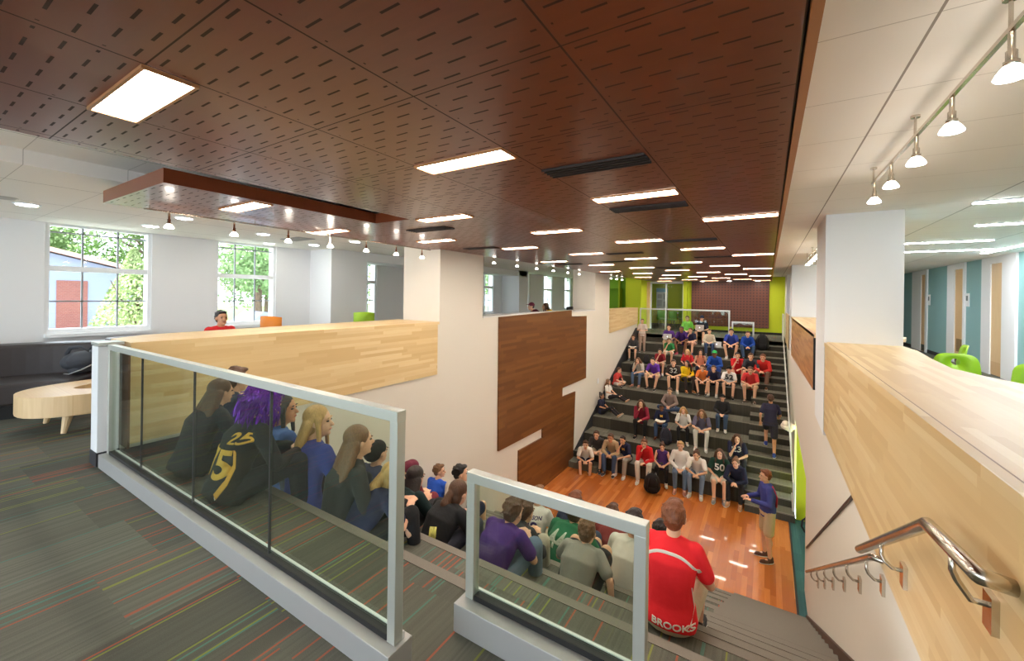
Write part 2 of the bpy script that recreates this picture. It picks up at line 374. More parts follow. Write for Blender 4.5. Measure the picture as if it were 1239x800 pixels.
# right side
bm = bmesh.new()
prism(bm, [(-6, -3.5), (8.6, -3.5), (8.6, -1.5), (12.06, -1.35), (12.06, -3.5), (21.3, -3.5), (21.3, .05), (7, .95), (7, 1.03), (-6, 1.03)], 'x', .58, .78)
bx(bm, .58, .78, 5.76, 7.08, 0, 1.02)
struct('wall_right', bm, m_wall)
struct('wall_column', boxes((.55, 1.22, 5.9, 6.9, 0, BIGZ)), m_white)
struct('wall_column_far', boxes((.55, 1.22, 14, 15, 0, BIGZ), (.6, .75, 19.4, 21.2, 0, BIGZ)), m_white)
struct('wall_alcove', boxes((.585, 2.9, 11.25, 11.4, STG, 0), (2.8, 2.9, 7, 11.3, STG, 0)), m_lime)
struct('ceiling', boxes((.78, 2.9, 6.9, 11.4, -.9, -.8)), m_white)
bm = bmesh.new(); prism(bm, [(2.6, .02), (2.6, .05), (8.45, -3.36), (8.45, -3.40)], 'x', .565, .58)
p_a, p_b = atX(1038, 616, .575), atX(976, 663, .575)
bm.free(); bm = bmesh.new(); prism(bm, [(p_a.y-.9, p_a.z+.9*.74), (p_a.y-.9, p_a.z+.9*.74+.03), (p_b.y, p_b.z+.015), (p_b.y, p_b.z-.015)], 'x', .565, .58)
struct('trim_8', bm, m_darkwoodtrim)
RW = 4.1
struct('wall_doors', boxes((RW, RW+.2, -6, 30, 0, BIGZ+.05)), m_teal)
struct('wall_corridor_end', boxes((.6, RW, 20.6, 20.8, 0, BIGZ+.05)), m_teal2)
struct('baseboard_right', boxes((RW-.012, RW, -6, 30, 0, .1)), m_base)
def yR(px): return atX(px, 440, RW).y
for i, (fa, fb, wa, wb) in enumerate([(1104, 1122, 1115, 1120), (1147, 1168, 1156, 1166), (1189, 1231, 1200, 1214)]):
    y1, y0, w1, w0 = yR(fa), yR(fb), yR(wa), yR(wb)
    d = struct('door_%d' % (i+2), boxes((RW-.04, RW, w1, y1, 0, BIGZ), (RW-.04, RW, y0, w0, 0, BIGZ), (RW-.04, RW, w0, w1, 2.38, BIGZ)), m_trim)
    obj('door_leaf', boxes((RW-.02, RW+.01, w0, w1, .01, 2.38)), m_maple_pl, d)
    if i == 1: obj('vent_grille', boxes((RW-.03, RW, w0+.12*(w1-w0), w1-.25*(w1-w0), .3, .62)), mat('bronze_grille', (150, 120, 80), .5), d)
    if i < 2: obj('kick_plate', boxes((RW-.028, RW, w0, w1, .02, .22)), m_steel, d)
d = struct('door_5', boxes((3.1, 3.98, 20.52, 20.6, 0, 2.3)), m_teal2)
obj('door_handle', boxes((3.15, 3.45, 20.44, 20.5, .98, 1.04), (3.6, 3.9, 20.44, 20.5, .8, .86)), m_steel, d)
struct('trim_9', boxes((3.0, 3.1, 20.5, 20.6, 0, 2.4), (3.98, 4.08, 20.5, 20.6, 0, 2.4)), m_trim)
# ------------------------------------------------------------------ ceilings
struct('ceiling', boxes((-9.25, -5.0, -6, 24, BIGZ, BIGZ+.15), (.0, 4.3, -6, 30, BIGZ, BIGZ+.15), (-5.0, 0, -6, 24, BIGZ+.12, BIGZ+.25)), m_tile)
bm = boxes((-3.26, .08, -6, 21.2, BROWN, BROWN+.11), (-4.9, -3.26, 3.12, 21.2, BROWN, BROWN+.11), (-5.2, -4.9, 3.12, 5.43, BROWN, BROWN+.11), (-5.2, -3.8, 1.19, 3.12, BROWN, BROWN+.11))
struct('ceiling_panelling', bm, m_ceilwood)
struct('trim_10', boxes((.088, .118, -6, 21.2, BROWN-.012, BIGZ)), mat('cherry_edge', (176, 112, 66), .4))
struct('trim_11', boxes((.08, .088, -6, 21.2, BROWN+.02, BIGZ)), m_black)
struct('wall_far_transom', boxes((-9.2, -5.0, 21.3, 21.4, 2.0, BIGZ)), m_green)
# ------------------------------------------------------------------ lamps
m_lframe = mat('copper_lamp_trim', (186, 128, 84), .4, .3)
lights = [(-2.535, .535), (-1.88, 1.84), (-4.49, 1.84)]
for k in range(2, 16):
    y = .535+1.306*k; base = -.577-.653*((3-k) % 3)
    for q in range(3):
        x = base-1.96*q
        if x < (-5.2 if k < 4 else -4.9): continue
        if k == 2 and -3.9 < x < -3.5: continue
        lights.append((x, y))
def where(x, y):
    side = 'over the left room edge' if x < -3.9 else 'left file' if x < -2 else 'middle file' if x < -1 else 'right file by the white ceiling'
    return side
src = None
rows = sorted(set(round(y, 2) for x, y in lights)); ORD = ['first', 'second', 'third', 'fourth', 'fifth', 'sixth', 'seventh', 'eighth', 'ninth', 'tenth', 'eleventh', 'twelfth', 'thirteenth', 'fourteenth', 'fifteenth', 'sixteenth', 'seventeenth']
for x, y in lights:
    if src is None:
        src = thing('ceiling_light', '', 'ceiling light', (x, y, BROWN))
        obj('frame', boxes((0, .653, -.012, 0, -.014, -.001), (0, .653, .15, .162, -.014, -.001), (0, .012, 0, .15, -.014, -.001), (.641, .653, 0, .15, -.014, -.001)), m_lframe, src)
        obj('diffuser', boxes((.012, .641, 0, .15, -.008, -.002)), m_diff, src)
        t = src
    else: t = copy_tree(src); t.location = (x, y, BROWN)
    r = rows.index(round(y, 2))
    xs = sorted(q[0] for q in lights if round(q[1], 2) == round(y, 2)); n = len(xs); i = xs.index(x)
    pos = '' if n == 1 else (', leftmost of row' if i == 0 else ', rightmost of row' if i == n-1 else ', middle of row')
    tag(t, 'rectangular light in brown ceiling, %s row from camera%s' % (ORD[r], pos), 'ceiling light', 'recessed lights in the brown perforated ceiling')
src = None
vents = [(-1.23, 2.29, 'wide black slot vent in brown ceiling nearest the camera'), (-1.23, 3.6, 'black slot vent beside the third-row ceiling light over the hall middle'), (-3.84, 3.62, 'black slot vent right of the long ceiling opening'), (-4.45, 5.5, 'black slot vent above the left room opening'), (-3.19, 8.9, 'slim far black slot vent over the hall left side')]
for (x_, y_, l_) in ((801, 286, 'black slot vent right of a far ceiling light, middle of the hall'), (845, 311, 'far black slot vent near the right edge, second one'), (732, 306, 'far black slot vent over the middle steps'), (667, 318, 'far black slot vent near the left wall opening'), (790, 322, 'small far black slot vent before the end wall')):
    q = atZ(x_, y_, BROWN); vents.append((round((q.x+.577)/.653)*.653-.577, round((q.y-.535)/.653)*.653+.535+.2, l_))
for x, y, l in vents:
    if src is None:
        src = thing('air_vent', l, 'air vent', (x, y, BROWN), 0, 'black slot vents in the brown ceiling')
        obj('backing', boxes((0, .64, 0, .17, -.004, -.001)), m_black, src)
        for q in range(5): obj('slat', boxes((0, .64, .002+.04*q, .010+.04*q, -.014, -.004)), mat('vent_slat', (52, 40, 36), .5, .3), src)
    else:
        t = copy_tree(src); t.location = (x, y, BROWN); tag(t, l, 'air vent')
# downlights left room
for i, (x, y) in enumerate([(-7.29, 1.03), (-6.64, 2.31), (-7.93, 2.34), (-7.21, 3.61), (-8.5, 4.37), (-7.84, 4.91), (-6.6, 4.95)]):
    bm = bmesh.new(); lathe(bm, (0, 0, 0), [(.02, -.012), (.1, -.012), (.115, -.002), (.115, .0)], 24)
    t = thing('downlight', 'round recessed downlight in the white lounge ceiling, %s from the camera' % ORD[i], 'downlight', (x, y, BIGZ), 0, 'round downlights in the lounge ceiling')
    obj('trim_ring', bm, m_trim, t)
    bm = bmesh.new(); lathe(bm, (0, 0, 0), [(.001, -.016), (.085, -.016), (.085, -.010)], 24); obj('lens', bm, m_down, t)
for (x, y, l) in [(-7.0, .82, 'round pale grille in the lounge ceiling beside the first downlight')]:
    t = thing('ceiling_speaker', l, 'speaker', (x, y, BIGZ)); bm = bmesh.new(); lathe(bm, (0, 0, 0), [(.001, -.012), (.09, -.012), (.11, 0)], 24); obj('grille', bm, mat('speaker_grey', (196, 190, 180), .6), t)
t = thing('air_vent', 'square grey air diffuser in the lounge ceiling near the second window', 'air vent', (-7.6, 4.1, BIGZ))
obj('frame', boxes((0, .6, 0, .3, -.01, 0)), mat('diffuser_grey', (150, 148, 145), .5), t)
for i, (x, y, z, l) in enumerate([(-2.6, 20.7, BROWN, 'small downlight washing the brown end panel, left one'), (-1.5, 20.7, BROWN, 'small downlight washing the brown end panel, middle one'), (-.4, 20.7, BROWN, 'small downlight washing the brown end panel, right one'), (-5.6, 19.4, BIGZ, 'added downlight brightening the lime pillar'), (-7.2, 20.6, BIGZ, 'added downlight brightening the green end wall'), (-4.6, 23, 2.45, 'added downlight brightening the glazed classroom, front left'), (-3.6, 24.6, 2.45, 'added downlight brightening the glazed classroom, rear right'), (-5.2, 25, 2.45, 'added downlight brightening the glazed classroom, rear left')]):  # pillar, green wall and classroom downlights are added to brighten the far end
    bm = bmesh.new(); lathe(bm, (0, 0, 0), [(.02, -.012), (.1, -.012), (.115, -.002), (.115, .0)], 24)
    t = thing('downlight', l, 'downlight', (x, y, z), 0, 'downlights at the far end of the hall')
    obj('trim_ring', bm, m_trim, t)
    bm = bmesh.new(); lathe(bm, (0, 0, 0), [(.001, -.016), (.085, -.016), (.085, -.010)], 24); obj('lens', bm, mat('far_downlight_lens', (255, 246, 230), .5, emit=LAMP*.6), t)
# track lights
def track(y0, y1, x, heads, label, hl, grp, zr=2.42):
    t = thing('track_rail', label, 'track', (x, y0, zr))
    obj('rail', boxes((-.008, .008, 0, y1-y0, -.008, .008)), m_steel, t)
    n = max(2, int((y1-y0)/.9)+1)
    for i in range(n):
        yy = .04+(y1-y0-.08)*i/(n-1); bm = bmesh.new(); lathe(bm, (0, yy, 0), [(.006, 0), (.006, BIGZ-zr-.012), (.02, BIGZ-zr-.012), (.02, BIGZ-zr)], 10); obj('standoff', bm, m_steel, t)
    s0 = None
    for i, y in enumerate(heads):
        if s0 is None:
            s0 = thing('spotlight', '', 'spotlight', (x, y, zr)); bm = bmesh.new()
            lathe(bm, (0, 0, 0), [(.009, -.01), (.009, -.065), (.014, -.07), (.014, -.1), (.019, -.102), (.019, -.12)], 12); obj('stem', bm, m_steel, s0, True)
            bm = bmesh.new(); lathe(bm, (0, 0, 0), [(.020, -.118), (.034, -.138), (.040, -.152), (.037, -.156), (.001, -.153)], 18); obj('bulb', bm, m_bulb, s0, True)
            c = s0
        else: c = copy_tree(s0); c.location = (x, y, zr)
        tag(c, hl % ORD[i], 'spotlight', grp)
track(.9, 4.0, .645, [1.94, 2.44, 2.93, 3.45, 3.93][::1], 'slim steel track on the cream ceiling above the maple counter', 'small bell spotlight on the track above the right counter, %s from the camera', 'spotlights above the right counter')
track(8.2, 10.6, .68, [8.4, 8.9, 9.4, 9.95, 10.45], 'short steel track beyond the white column on the right', 'small spotlight on the track beyond the white column, %s from the camera', 'spotlights beyond the white column')
track(1.4, 5.2, -4.82-.1, [1.59, 2.16, 2.75, 3.31, 3.88, 4.44, 5.0], 'slim track under the white ceiling over the left maple wall', 'small spotlight over the left maple wall, %s from the camera', 'spotlights over the left maple wall', 2.31+.0)
track(7.0, 13.0, -5.25, [7.6, 8.6, 9.6, 10.6, 11.6, 12.5], 'slim track above the opening in the left hall wall', 'small spotlight above the left wall opening, %s from the camera', 'spotlights above the left wall opening')
track(14.6, 17.6, -5.25, [15, 15.7, 16.4, 17.1], 'slim track above the far maple parapet by the green wall', 'small spotlight near the green wall, %s from the camera', 'spotlights near the green wall')
# linear ceiling lamps over the right corridor
for i, (x0, x1, y, l) in enumerate([(1.68, 3.3, 5.74, 'nearest'), (2.2, 3.9, 7.45, 'second'), (1.7, 2.95, 9.3, 'third'), (2.0, 3.45, 10.9, 'fourth'), (1.9, 2.6, 13.2, 'fifth'), (1.9, 3.0, 15.2, 'sixth')]):
    t = thing('linear_light', 'slim linear light across the corridor ceiling, %s from the camera' % l, 'ceiling light', (x0, y, BIGZ), 0, 'linear lights in the corridor ceiling')
    obj('housing', boxes((0, x1-x0, -.01, .08, -.012, 0)), m_trim, t); obj('diffuser', boxes((.01, x1-x0-.01, 0, .07, -.018, -.012)), m_strip, t)
t = thing('linear_light', 'slim linear light running along the corridor by the teal wall', 'ceiling light', (3.55, 8.2, BIGZ), 0, 'linear lights in the corridor ceiling')
obj('housing', boxes((-.01, .08, 0, 3.6, -.012, 0)), m_trim, t); obj('diffuser', boxes((0, .07, .01, 3.59, -.018, -.012)), m_strip, t)
# ------------------------------------------------------------------ left maple parapet, mural
t = thing('maple_parapet', 'long pale maple parapet with a thick top beside the lounge', 'parapet', (WX, 1.3, 0))
t.location = (0, 0, 0)
obj('front_panel', boxes((WX, WX+.03, 1.31, 5.36, .16, 1.03)), m_maple_yz, t)
bm = bmesh.new(); prism(bm, [(-5.42, 1.31), (-4.868, 1.31), (-4.868, 5.40), (-5.9, 5.40), (-5.8, 3.0), (-5.66, 1.62)], 'z', 1.03, 1.075); obj('top', bm, m_maple_yx, t)
obj('end_panel', boxes((-5.1, WX+.03, 1.295, 1.31, .12, 1.03)), mat('plum_edge', (120, 84, 66), .5), t)
t = thing('railing_post', 'white square post with metal cap at the end of the maple parapet', 'post', (-5.03, 1.17, 0))
obj('post', boxes((-.1, .075, -.055, .09, .12, 1.05)), m_trim, t, bevel=.004); obj('cap', boxes((-.105, .105, -.06, .11, 1.06, 1.085)), m_frame, t); obj('base', boxes((-.104, .079, -.059, .094, 0, .12)), m_base, t)
t = thing('wood_mural', 'tall dark plank wood panel with notches on the left hall wall', 'wall panel', (0, 0, 0))
bm = bmesh.new(); prism(bm, [(7.28, 1.09), (11.06, 1.15), (11.06, .97), (12.22, .94), (12.25, -1.02), (10.5, -1.02), (10.5, -1.27), (11.42, -1.29), (11.3, -3.39), (8.17, -3.39), (8.17, -2.05), (9.34, -2.08), (9.34, -1.84), (7.31, -1.79)], 'x', WX, WX+.04)
obj('panel', bm, m_cherry, t)
t = thing('maple_parapet', 'short maple panel on the left wall at the top of the far steps', 'parapet', (0, 0, 0))
bm = bmesh.new(); prism(bm, [(14.5, 1.06), (18.25, 1.06), (18.25, .40), (14.5, .24)], 'x', WX, WX+.03); obj('front_panel', bm, m_maple_yz, t)
obj('top', boxes((WX-.5, WX+.035, 14.5, 18.28, 1.06, 1.10)), m_maple_yx, t)
# ------------------------------------------------------------------ glass railings
def rail_run(t, a, b, z0, ztop, nglass, curb=.115, cw=.13, axis='x', rt=.045, posts=(1, 1), floorz=0):
    """railing from a to b along x at y"""
    (x0, y0), (x1, y1) = a, b
    h = rt
    if curb: 
        obj('curb', boxes((x0-.02, x1+.02, y0-cw*.55, y0+cw*.45, floorz, floorz+curb)), m_curb, t, bevel=.003)
        obj('glass_channel', boxes((x0+.05, x1-.05, y0-.02, y0+.02, floorz+curb, floorz+curb+.025)), m_black, t)
        obj('channel_trim', boxes((x0, x1, y0+.02, y0+.032, floorz+curb, floorz+curb+.03)), m_trim, t)
    zb = floorz+curb
    obj('top_rail', boxes((x0, x1, y0-h*.55, y0+h*.55, ztop-h, ztop)), m_frame, t, bevel=.002)
    if posts[0]: obj('post', boxes((x0, x0+h, y0-h/2, y0+h/2, zb, ztop-h)), m_frame, t, bevel=.002)
    if posts[1]: obj('post', boxes((x1-h, x1, y0-h/2, y0+h/2, zb, ztop-h)), m_frame, t, bevel=.002)
    xs = [x0+(x1-x0)*q for q in nglass]
    for i in range(len(xs)-1):
        g0 = xs[i]+(h if i == 0 else .006); g1 = xs[i+1]-(h if i == len(xs)-2 else .006)
        obj('glass_panel', boxes((g0, g1, y0-.005, y0+.005, zb+.02, ztop-h)), m_glass, t)
        if i: obj('glass_joint', boxes((xs[i]-.005, xs[i]+.005, y0-.006, y0+.006, zb+.02, ztop-h)), m_base, t)
t = thing('glass_railing', 'long glass railing with silver frame along the upper carpet floor', 'railing', (-3.0, 1.19, 0)); t.location = (0, 0, 0)
x1_ = -1.272
rail_run(t, (-4.905, 1.19), (x1_, 1.19), 0, 1.07, [0]+[(atY(q, 450, 1.19).x+4.905)/(4.905+x1_) for q in (172.5, 236, 329)]+[1], .115)
# find panel split: 172,233,328 px
t = thing('glass_railing', 'short low glass railing beside the boy in the red shirt', 'railing', (0, 0, 0))
a = atY(572.7, 569.9, 1.55); b = atY(785.7, 633.1, 1.57)
rail_run(t, (a.x-.02, 1.55), (b.x, 1.55), 0, a.z, [0, 1], .13, .15)
# far railing at the landing
t = thing('glass_railing', 'far glass railing across the top landing', 'railing', (0, 0, 0))
rail_run(t, (-4.8, 18.3), (-1.28, 18.3), 0, 1.09, [0, .33, .66, 1], 0, rt=.055)
t = thing('glass_railing', 'lower stepped glass railing at the right of the top landing', 'railing', (0, 0, 0))
rail_run(t, (-1.22, 18.3), (-.45, 18.3), 0, .66, [0, 1], 0, rt=.055)
# stair guard on the far aisle
t = thing('stair_guard', 'narrow silver framed guard along the right of the far aisle stairs', 'railing', (0, 0, 0))
def P3(y, z, x=.5): return (x, y, z)
gx = .47
for nm, pts in (('top_rail', [(gx, 18.5, 1.0), (gx, 17.9, .98), (gx, 17.6, .1), (gx, 9.9, -2.1)]), ('post', [(gx, 18.5, 0), (gx, 18.5, 1.0)]), ('post', [(gx, 9.9, -2.1), (gx, 9.9, -2.65), (gx, 10.4, -2.5)])):
    bm = bmesh.new(); tube(bm, pts, .022, 6); obj(nm, bm, m_frame, t)
bm = bmesh.new(); prism(bm, [(18.4, .05), (18.4, .95), (17.9, .93), (17.6, .06), (10, -2.12), (10, -2.6), (17.3, -.5)], 'x', gx-.004, gx+.004); obj('glass_panel', bm, m_glass, t)
t = thing('white_bundle', 'white crumpled cloth bundle on the right stair guard', 'bundle', tuple(atX(955, 517, .47)))
bm = bmesh.new(); random.seed(3)
for i in range(7): ell(bm, (random.uniform(-.1, .08), random.uniform(-.3, .25), random.uniform(-.06, .08)), (.08, .16, .07))
obj('cloth', bm, mat('crumpled_white', (238, 228, 214), .9), t, True)
# ------------------------------------------------------------------ right maple counter
t = thing('maple_counter', 'broad maple counter with thick plank front on the right', 'counter', (0, 0, 0))
obj('front_panel', boxes((.54, .578, -1.5, 5.74, .1, 1.04)), m_maple_yz, t)
edge = [(1.22, 5.9), (1.24, 5.5), (1.17, 4.8), (1.13, 4.2), (1.2, 3.9), (1.3, 3.65), (1.7, 3.1), (2.3, 2.6), (2.6, 1.6), (2.6, -1.5)]
bm = bmesh.new(); prism(bm, [(.575, -1.5), (.575, 5.9)]+edge, 'z', 1.03, 1.07); obj('top', bm, m_maple_yx, t)
obj('edge_strip', boxes((.535, .575, -1.5, 5.75, 1.035, 1.075)), m_maple_yx, t)
obj('groove', boxes((.575, .581, -1.5, 5.75, 1.05, 1.0745)), mat('groove_brown', (176, 140, 110), .6), t)
t = thing('maple_counter', 'far maple counter with curved end behind the white column', 'counter', (0, 0, 0))
bm = bmesh.new(); prism(bm, [(.54, 6.95), (1.25, 6.95), (1.48, 7.05), (1.56, 7.4), (1.5, 7.9), (1.2, 8.4), (1.2, 13.9), (.54, 13.9)], 'z', 1.03, 1.07); obj('top', bm, m_maple_yx, t)
bm = bmesh.new(); prism(bm, [(7.1, 1.075), (13.5, 1.05), (13.5, .04), (7.1, .30)], 'x', .54, .578); obj('front_panel', bm, wood('reflective_maple', (214, 160, 104), (180, 120, 70), (228, 184, 132), .045, .8, 'yz', .3), t)
obj('end_trim', boxes((.54, .6, 7.06, 7.1, .3, 1.06)), m_black, t)
t = thing('maple_counter', 'last maple panel past the second column at the landing', 'counter', (0, 0, 0))
obj('front_panel', boxes((.54, .578, 15.2, 18.0, 0, 1.06)), m_maple_yz, t); obj('end_trim', boxes((.54, .58, 15.15, 15.2, 0, 1.06)), m_black, t)
# ------------------------------------------------------------------ handrails on the right
def bracket(t, p, wall, zlow=.11, s=1.0):
    """p on rail centre; arm goes down then out to wall plate"""
    x, y, z = p; bm = bmesh.new()
    pts = [(x, y, z-.015), (x, y, z-.06*s), (x+.01, y, z-.085*s), (x+(wall-x)*.45, y, z-zlow*s), (wall-.012, y, z-zlow*s)]
    tube(bm, pts, .0085, 8); b = obj('bracket', bm, m_steel, t, True)
    obj('wall_plate', boxes((wall-.016, wall, y-.028, y+.028, z-zlow*s-.07, z-zlow*s+.03)), m_steel, b)
t = thing('handrail', 'thick stainless handrail with bent end on the maple counter front', 'handrail', (0, 0, 0))
hx = .455
p0 = atX(1228, 712, .54); p1 = atX(1185, 697, hx); p2 = atX(1122, 634, hx); p3 = atX(1040, 665, hx)
bm = bmesh.new(); tube(bm, [p0, p1, p1+(p2-p1)*.02, p2, p2+(p3-p2)*.02, p3], .021, 16); obj('rail', bm, m_steel, t, True)
q = p1+(p2-p1)*.45; bracket(t, q, .54, .13, 1.0)
q = p2+(p3-p2)*.55; bracket(t, q, .54)
t = thing('handrail', 'long stainless handrail running down the lower white wall to the stage', 'handrail', (0, 0, 0))
hx = .50
q1 = atX(1056, 674, hx); q2 = atX(976, 692, hx)
bm = bmesh.new(); tube(bm, [(.58, q1.y-.02, q1.z-.0), (hx, q1.y, q1.z), q1+(q2-q1)*.01, q2], .019, 12); obj('rail', bm, m_steel, t, True)
for i in range(6): bracket(t, q1+(q2-q1)*(.04+.16*i), .58)
# ------------------------------------------------------------------ green chairs by the counter
def green_chair(loc, rz, label):
    t = thing('lime_chair', label, 'chair', loc, rz, 'lime moulded chairs at the right counter')
    mc = mat('lime_plastic', (150, 196, 30), .35)
    bm = bmesh.new(); n = 16; hole = 10
    # curved back shell with oval hand hole
    pts = []
    def sh(u, v):  # u -1..1, v 0..1
        return Vector((.23*u*(1-.12*v), -.20-.06*v+.07*(1-u*u)*-.5, .50+.38*v))
    out = []
    for k in range(24):
        a = 2*PI*k/24; cu, cv = math.copysign(abs(math.cos(a))**.5, math.cos(a)), math.copysign(abs(math.sin(a))**.5, math.sin(a))
        out.append((cu, .5+.5*cv))
    inn = [(.22*math.cos(2*PI*k/24), .72+.11*math.sin(2*PI*k/24)) for k in range(24)]
    vo = [bm.verts.new(sh(*p)) for p in out]; vi = [bm.verts.new(sh(*p)) for p in inn]
    for k in range(24): bm.faces.new((vo[k], vo[(k+1) % 24], vi[(k+1) % 24], vi[k]))
    o = obj('backrest', bm, mc, t, True); s = o.modifiers.new('s', 'SOLIDIFY'); s.thickness = .018
    bm = bmesh.new(); prism(bm, [(.23*math.copysign(abs(math.cos(2*PI*k/24))**.55, math.cos(2*PI*k/24)), .02+.22*math.copysign(abs(math.sin(2*PI*k/24))**.55, math.sin(2*PI*k/24))) for k in range(24)], 'z', .44, .465); obj('seat', bm, mc, t, bevel=.006)
    for sx in (-1, 1):
        bm = bmesh.new(); tube(bm, [(.16*sx, -.12, .44), (.24*sx, -.24, .0)], .011, 8); obj('leg', bm, m_steel, t, True)
        bm = bmesh.new(); tube(bm, [(.16*sx, .14, .44), (.23*sx, .22, .0)], .011, 8); obj('leg', bm, m_steel, t, True)
        bm = bmesh.new(); tube(bm, [(.12*sx, -.14, .445), (.13*sx, -.215, .56)], .012, 8); obj('bracket', bm, mc, t, True)
    return t
c1 = atX(1130, 418, 1.75); green_chair((2.35, 9.2, 0), 1.45, 'lime chair seen edge-on at the counter curve')
g2 = atZ(1175, 443, .80); green_chair((g2.x+.0, g2.y+.35, 0), PI-.15, 'lime chair with oval hand hole behind the counter')
g3 = atZ(1232, 455, .80); green_chair((g3.x+.28, g3.y+.25, 0), PI-.25, 'lime chair cut by the right photo edge')
# door signs
for px, ys in ((1124.5, 'first'), (1171, 'second')):
    p = atX(px, 363, RW); z = p.z
    t = thing('door_sign', 'small white room sign on the teal wall, %s from the far end' % ys, 'sign', (RW, p.y, z), 0, 'room signs on the teal wall')
    obj('plate', boxes((-.014, 0, -.11, .11, -.16, .16)), m_trim, t); obj('pictogram', boxes((-.017, -.014, -.05, .05, -.02, .10)), mat('sign_grey', (110, 120, 118), .6), t)
# ------------------------------------------------------------------ lounge: sofa, bench, backpack
m_leather = mat('dark_brown_leather', (58, 52, 52), .42, noise=.06, bump=.05, bscale=90)
def cushion(x0, x1, y0, y1, z0, z1): return boxes((x0, x1, y0, y1, z0, z1))
def arc_block(r0, r1, a0, a1, z0, z1, c, n=10):
    bm = bmesh.new(); pts = [(c[0]+r0*math.cos(a0+(a1-a0)*i/n), c[1]+r0*math.sin(a0+(a1-a0)*i/n)) for i in range(n+1)]
    pts += [(c[0]+r1*math.cos(a1-(a1-a0)*i/n), c[1]+r1*math.sin(a1-(a1-a0)*i/n)) for i in range(n+1)]
    prism(bm, pts, 'z', z0, z1); return bm
cc = (-6.2, .6)
for i, (a0, a1, l) in enumerate([(PI-.02, PI+.62, 'left dark leather sofa unit cut by the photo edge'), (PI-.62, PI-.04, 'curved dark leather sofa unit holding the backpack')]):
    t = thing('curved_sofa', l, 'sofa', (0, 0, 0), 0, 'curved dark sofas under the lounge window')
    obj('seat', arc_block(1.4, 2.3, a0+.008, a1-.008, .16, .42, cc), m_leather, t, bevel=.03)
    obj('backrest', arc_block(2.12, 2.42, a0+.008, a1-.008, .38, .82, cc), m_leather, t, bevel=.04)
    obj('base', arc_block(1.46, 2.35, a0+.03, a1-.03, 0, .16, cc), m_black, t)
for i, (y0, y1) in enumerate([(2.0, 3.4)]):
    t = thing('curved_sofa', 'straight dark leather sofa unit reaching behind the maple parapet', 'sofa', (0, 0, 0), 0, 'curved dark sofas under the lounge window')
    obj('seat', boxes((-8.5, -7.6, y0, y1, .16, .42)), m_leather, t, bevel=.03); obj('backrest', boxes((-8.62, -8.32, y0, y1, .38, .82)), m_leather, t, bevel=.04); obj('base', boxes((-8.5, -7.66, y0+.03, y1-.03, 0, .16)), m_black, t)
t = thing('oval_bench', 'oval pale maple bench with oval cut-out in the lounge', 'bench', (-6.72, 1.72, 0))
bm = bmesh.new(); N = 40
def ov(rx, ry, k, e=.85): c, s = math.cos(2*PI*k/N), math.sin(2*PI*k/N); return rx*math.copysign(abs(c)**e, c), ry*math.copysign(abs(s)**e, s)
O = [ov(.52, .84, k) for k in range(N)]; I = [(.24*math.cos(2*PI*k/N), .1+.5*math.sin(2*PI*k/N)) for k in range(N)]
vv = {}
for nm, P_, z in (('ot', O, .42), ('it', I, .42), ('ob', O, .2), ('ib', I, .2)): vv[nm] = [bm.verts.new((x, y, z)) for x, y in P_]
for k in range(N):
    j = (k+1) % N
    for a, b in (('ot', 'it'), ('it', 'ib'), ('ib', 'ob'), ('ob', 'ot')): bm.faces.new((vv[a][k], vv[a][j], vv[b][j], vv[b][k]))
obj('body', bm, m_maple_pl, t, bevel=.006)
for sx, sy in ((-.3, -.52), (.3, -.5), (-.3, .52), (.3, .52)):
    bm = bmesh.new(); tube(bm, [(sx, sy, .2), (sx*1.1, sy*1.08, 0)], [.045, .022], 10); obj('leg', bm, m_maple_pl, t)
def backpack(name, label, loc, rz, c1, c2, s=1.0, lying=False, grp=None):
    t = thing(name, label, 'backpack', loc, rz, grp); t.scale = (s, s, s)
    if lying: t.rotation_euler = (PI/2*.85, 0, rz)
    m1, m2 = mat('bag_%s' % name+str(c1), c1, .8, bump=.2, bscale=40), mat('bagtrim%s' % str(c2), c2, .7)
    bm = bmesh.new(); ell(bm, (0, 0, .23), (.17, .11, .25), n=18); ell(bm, (0, 0, .14), (.18, .12, .15), n=18)
    obj('bag_body', bm, m1, t, True)
    bm = bmesh.new(); ell(bm, (0, -.1, .15), (.13, .06, .12), n=16); obj('front_pocket', bm, m1, t, True)
    for sx in (-1, 1):
        bm = bmesh.new(); tube(bm, [(.075*sx, -.09, .44), (.10*sx, -.125, .30), (.115*sx, -.14, .12), (.10*sx, -.12, .02)], .014, 6, ry=.006); obj('trim_stripe', bm, m2, t, True)
        bm = bmesh.new(); tube(bm, [(.07*sx, .08, .42), (.10*sx, .15, .34), (.11*sx, .16, .2), (.09*sx, .1, .08)], .022, 6, ry=.008); obj('shoulder_strap', bm, m1, t, True)
    bm = bmesh.new(); tube(bm, [(-.03, 0, .47), (-.02, 0, .51), (.02, 0, .51), (.03, 0, .47)], .008, 6); obj('handle', bm, m1, t, True)
    return t
backpack('backpack', 'dark grey backpack lying on the lounge sofa', (-8.0, 1.55, .55), 1.9, (62, 64, 70), (200, 200, 200), 1.1, True)
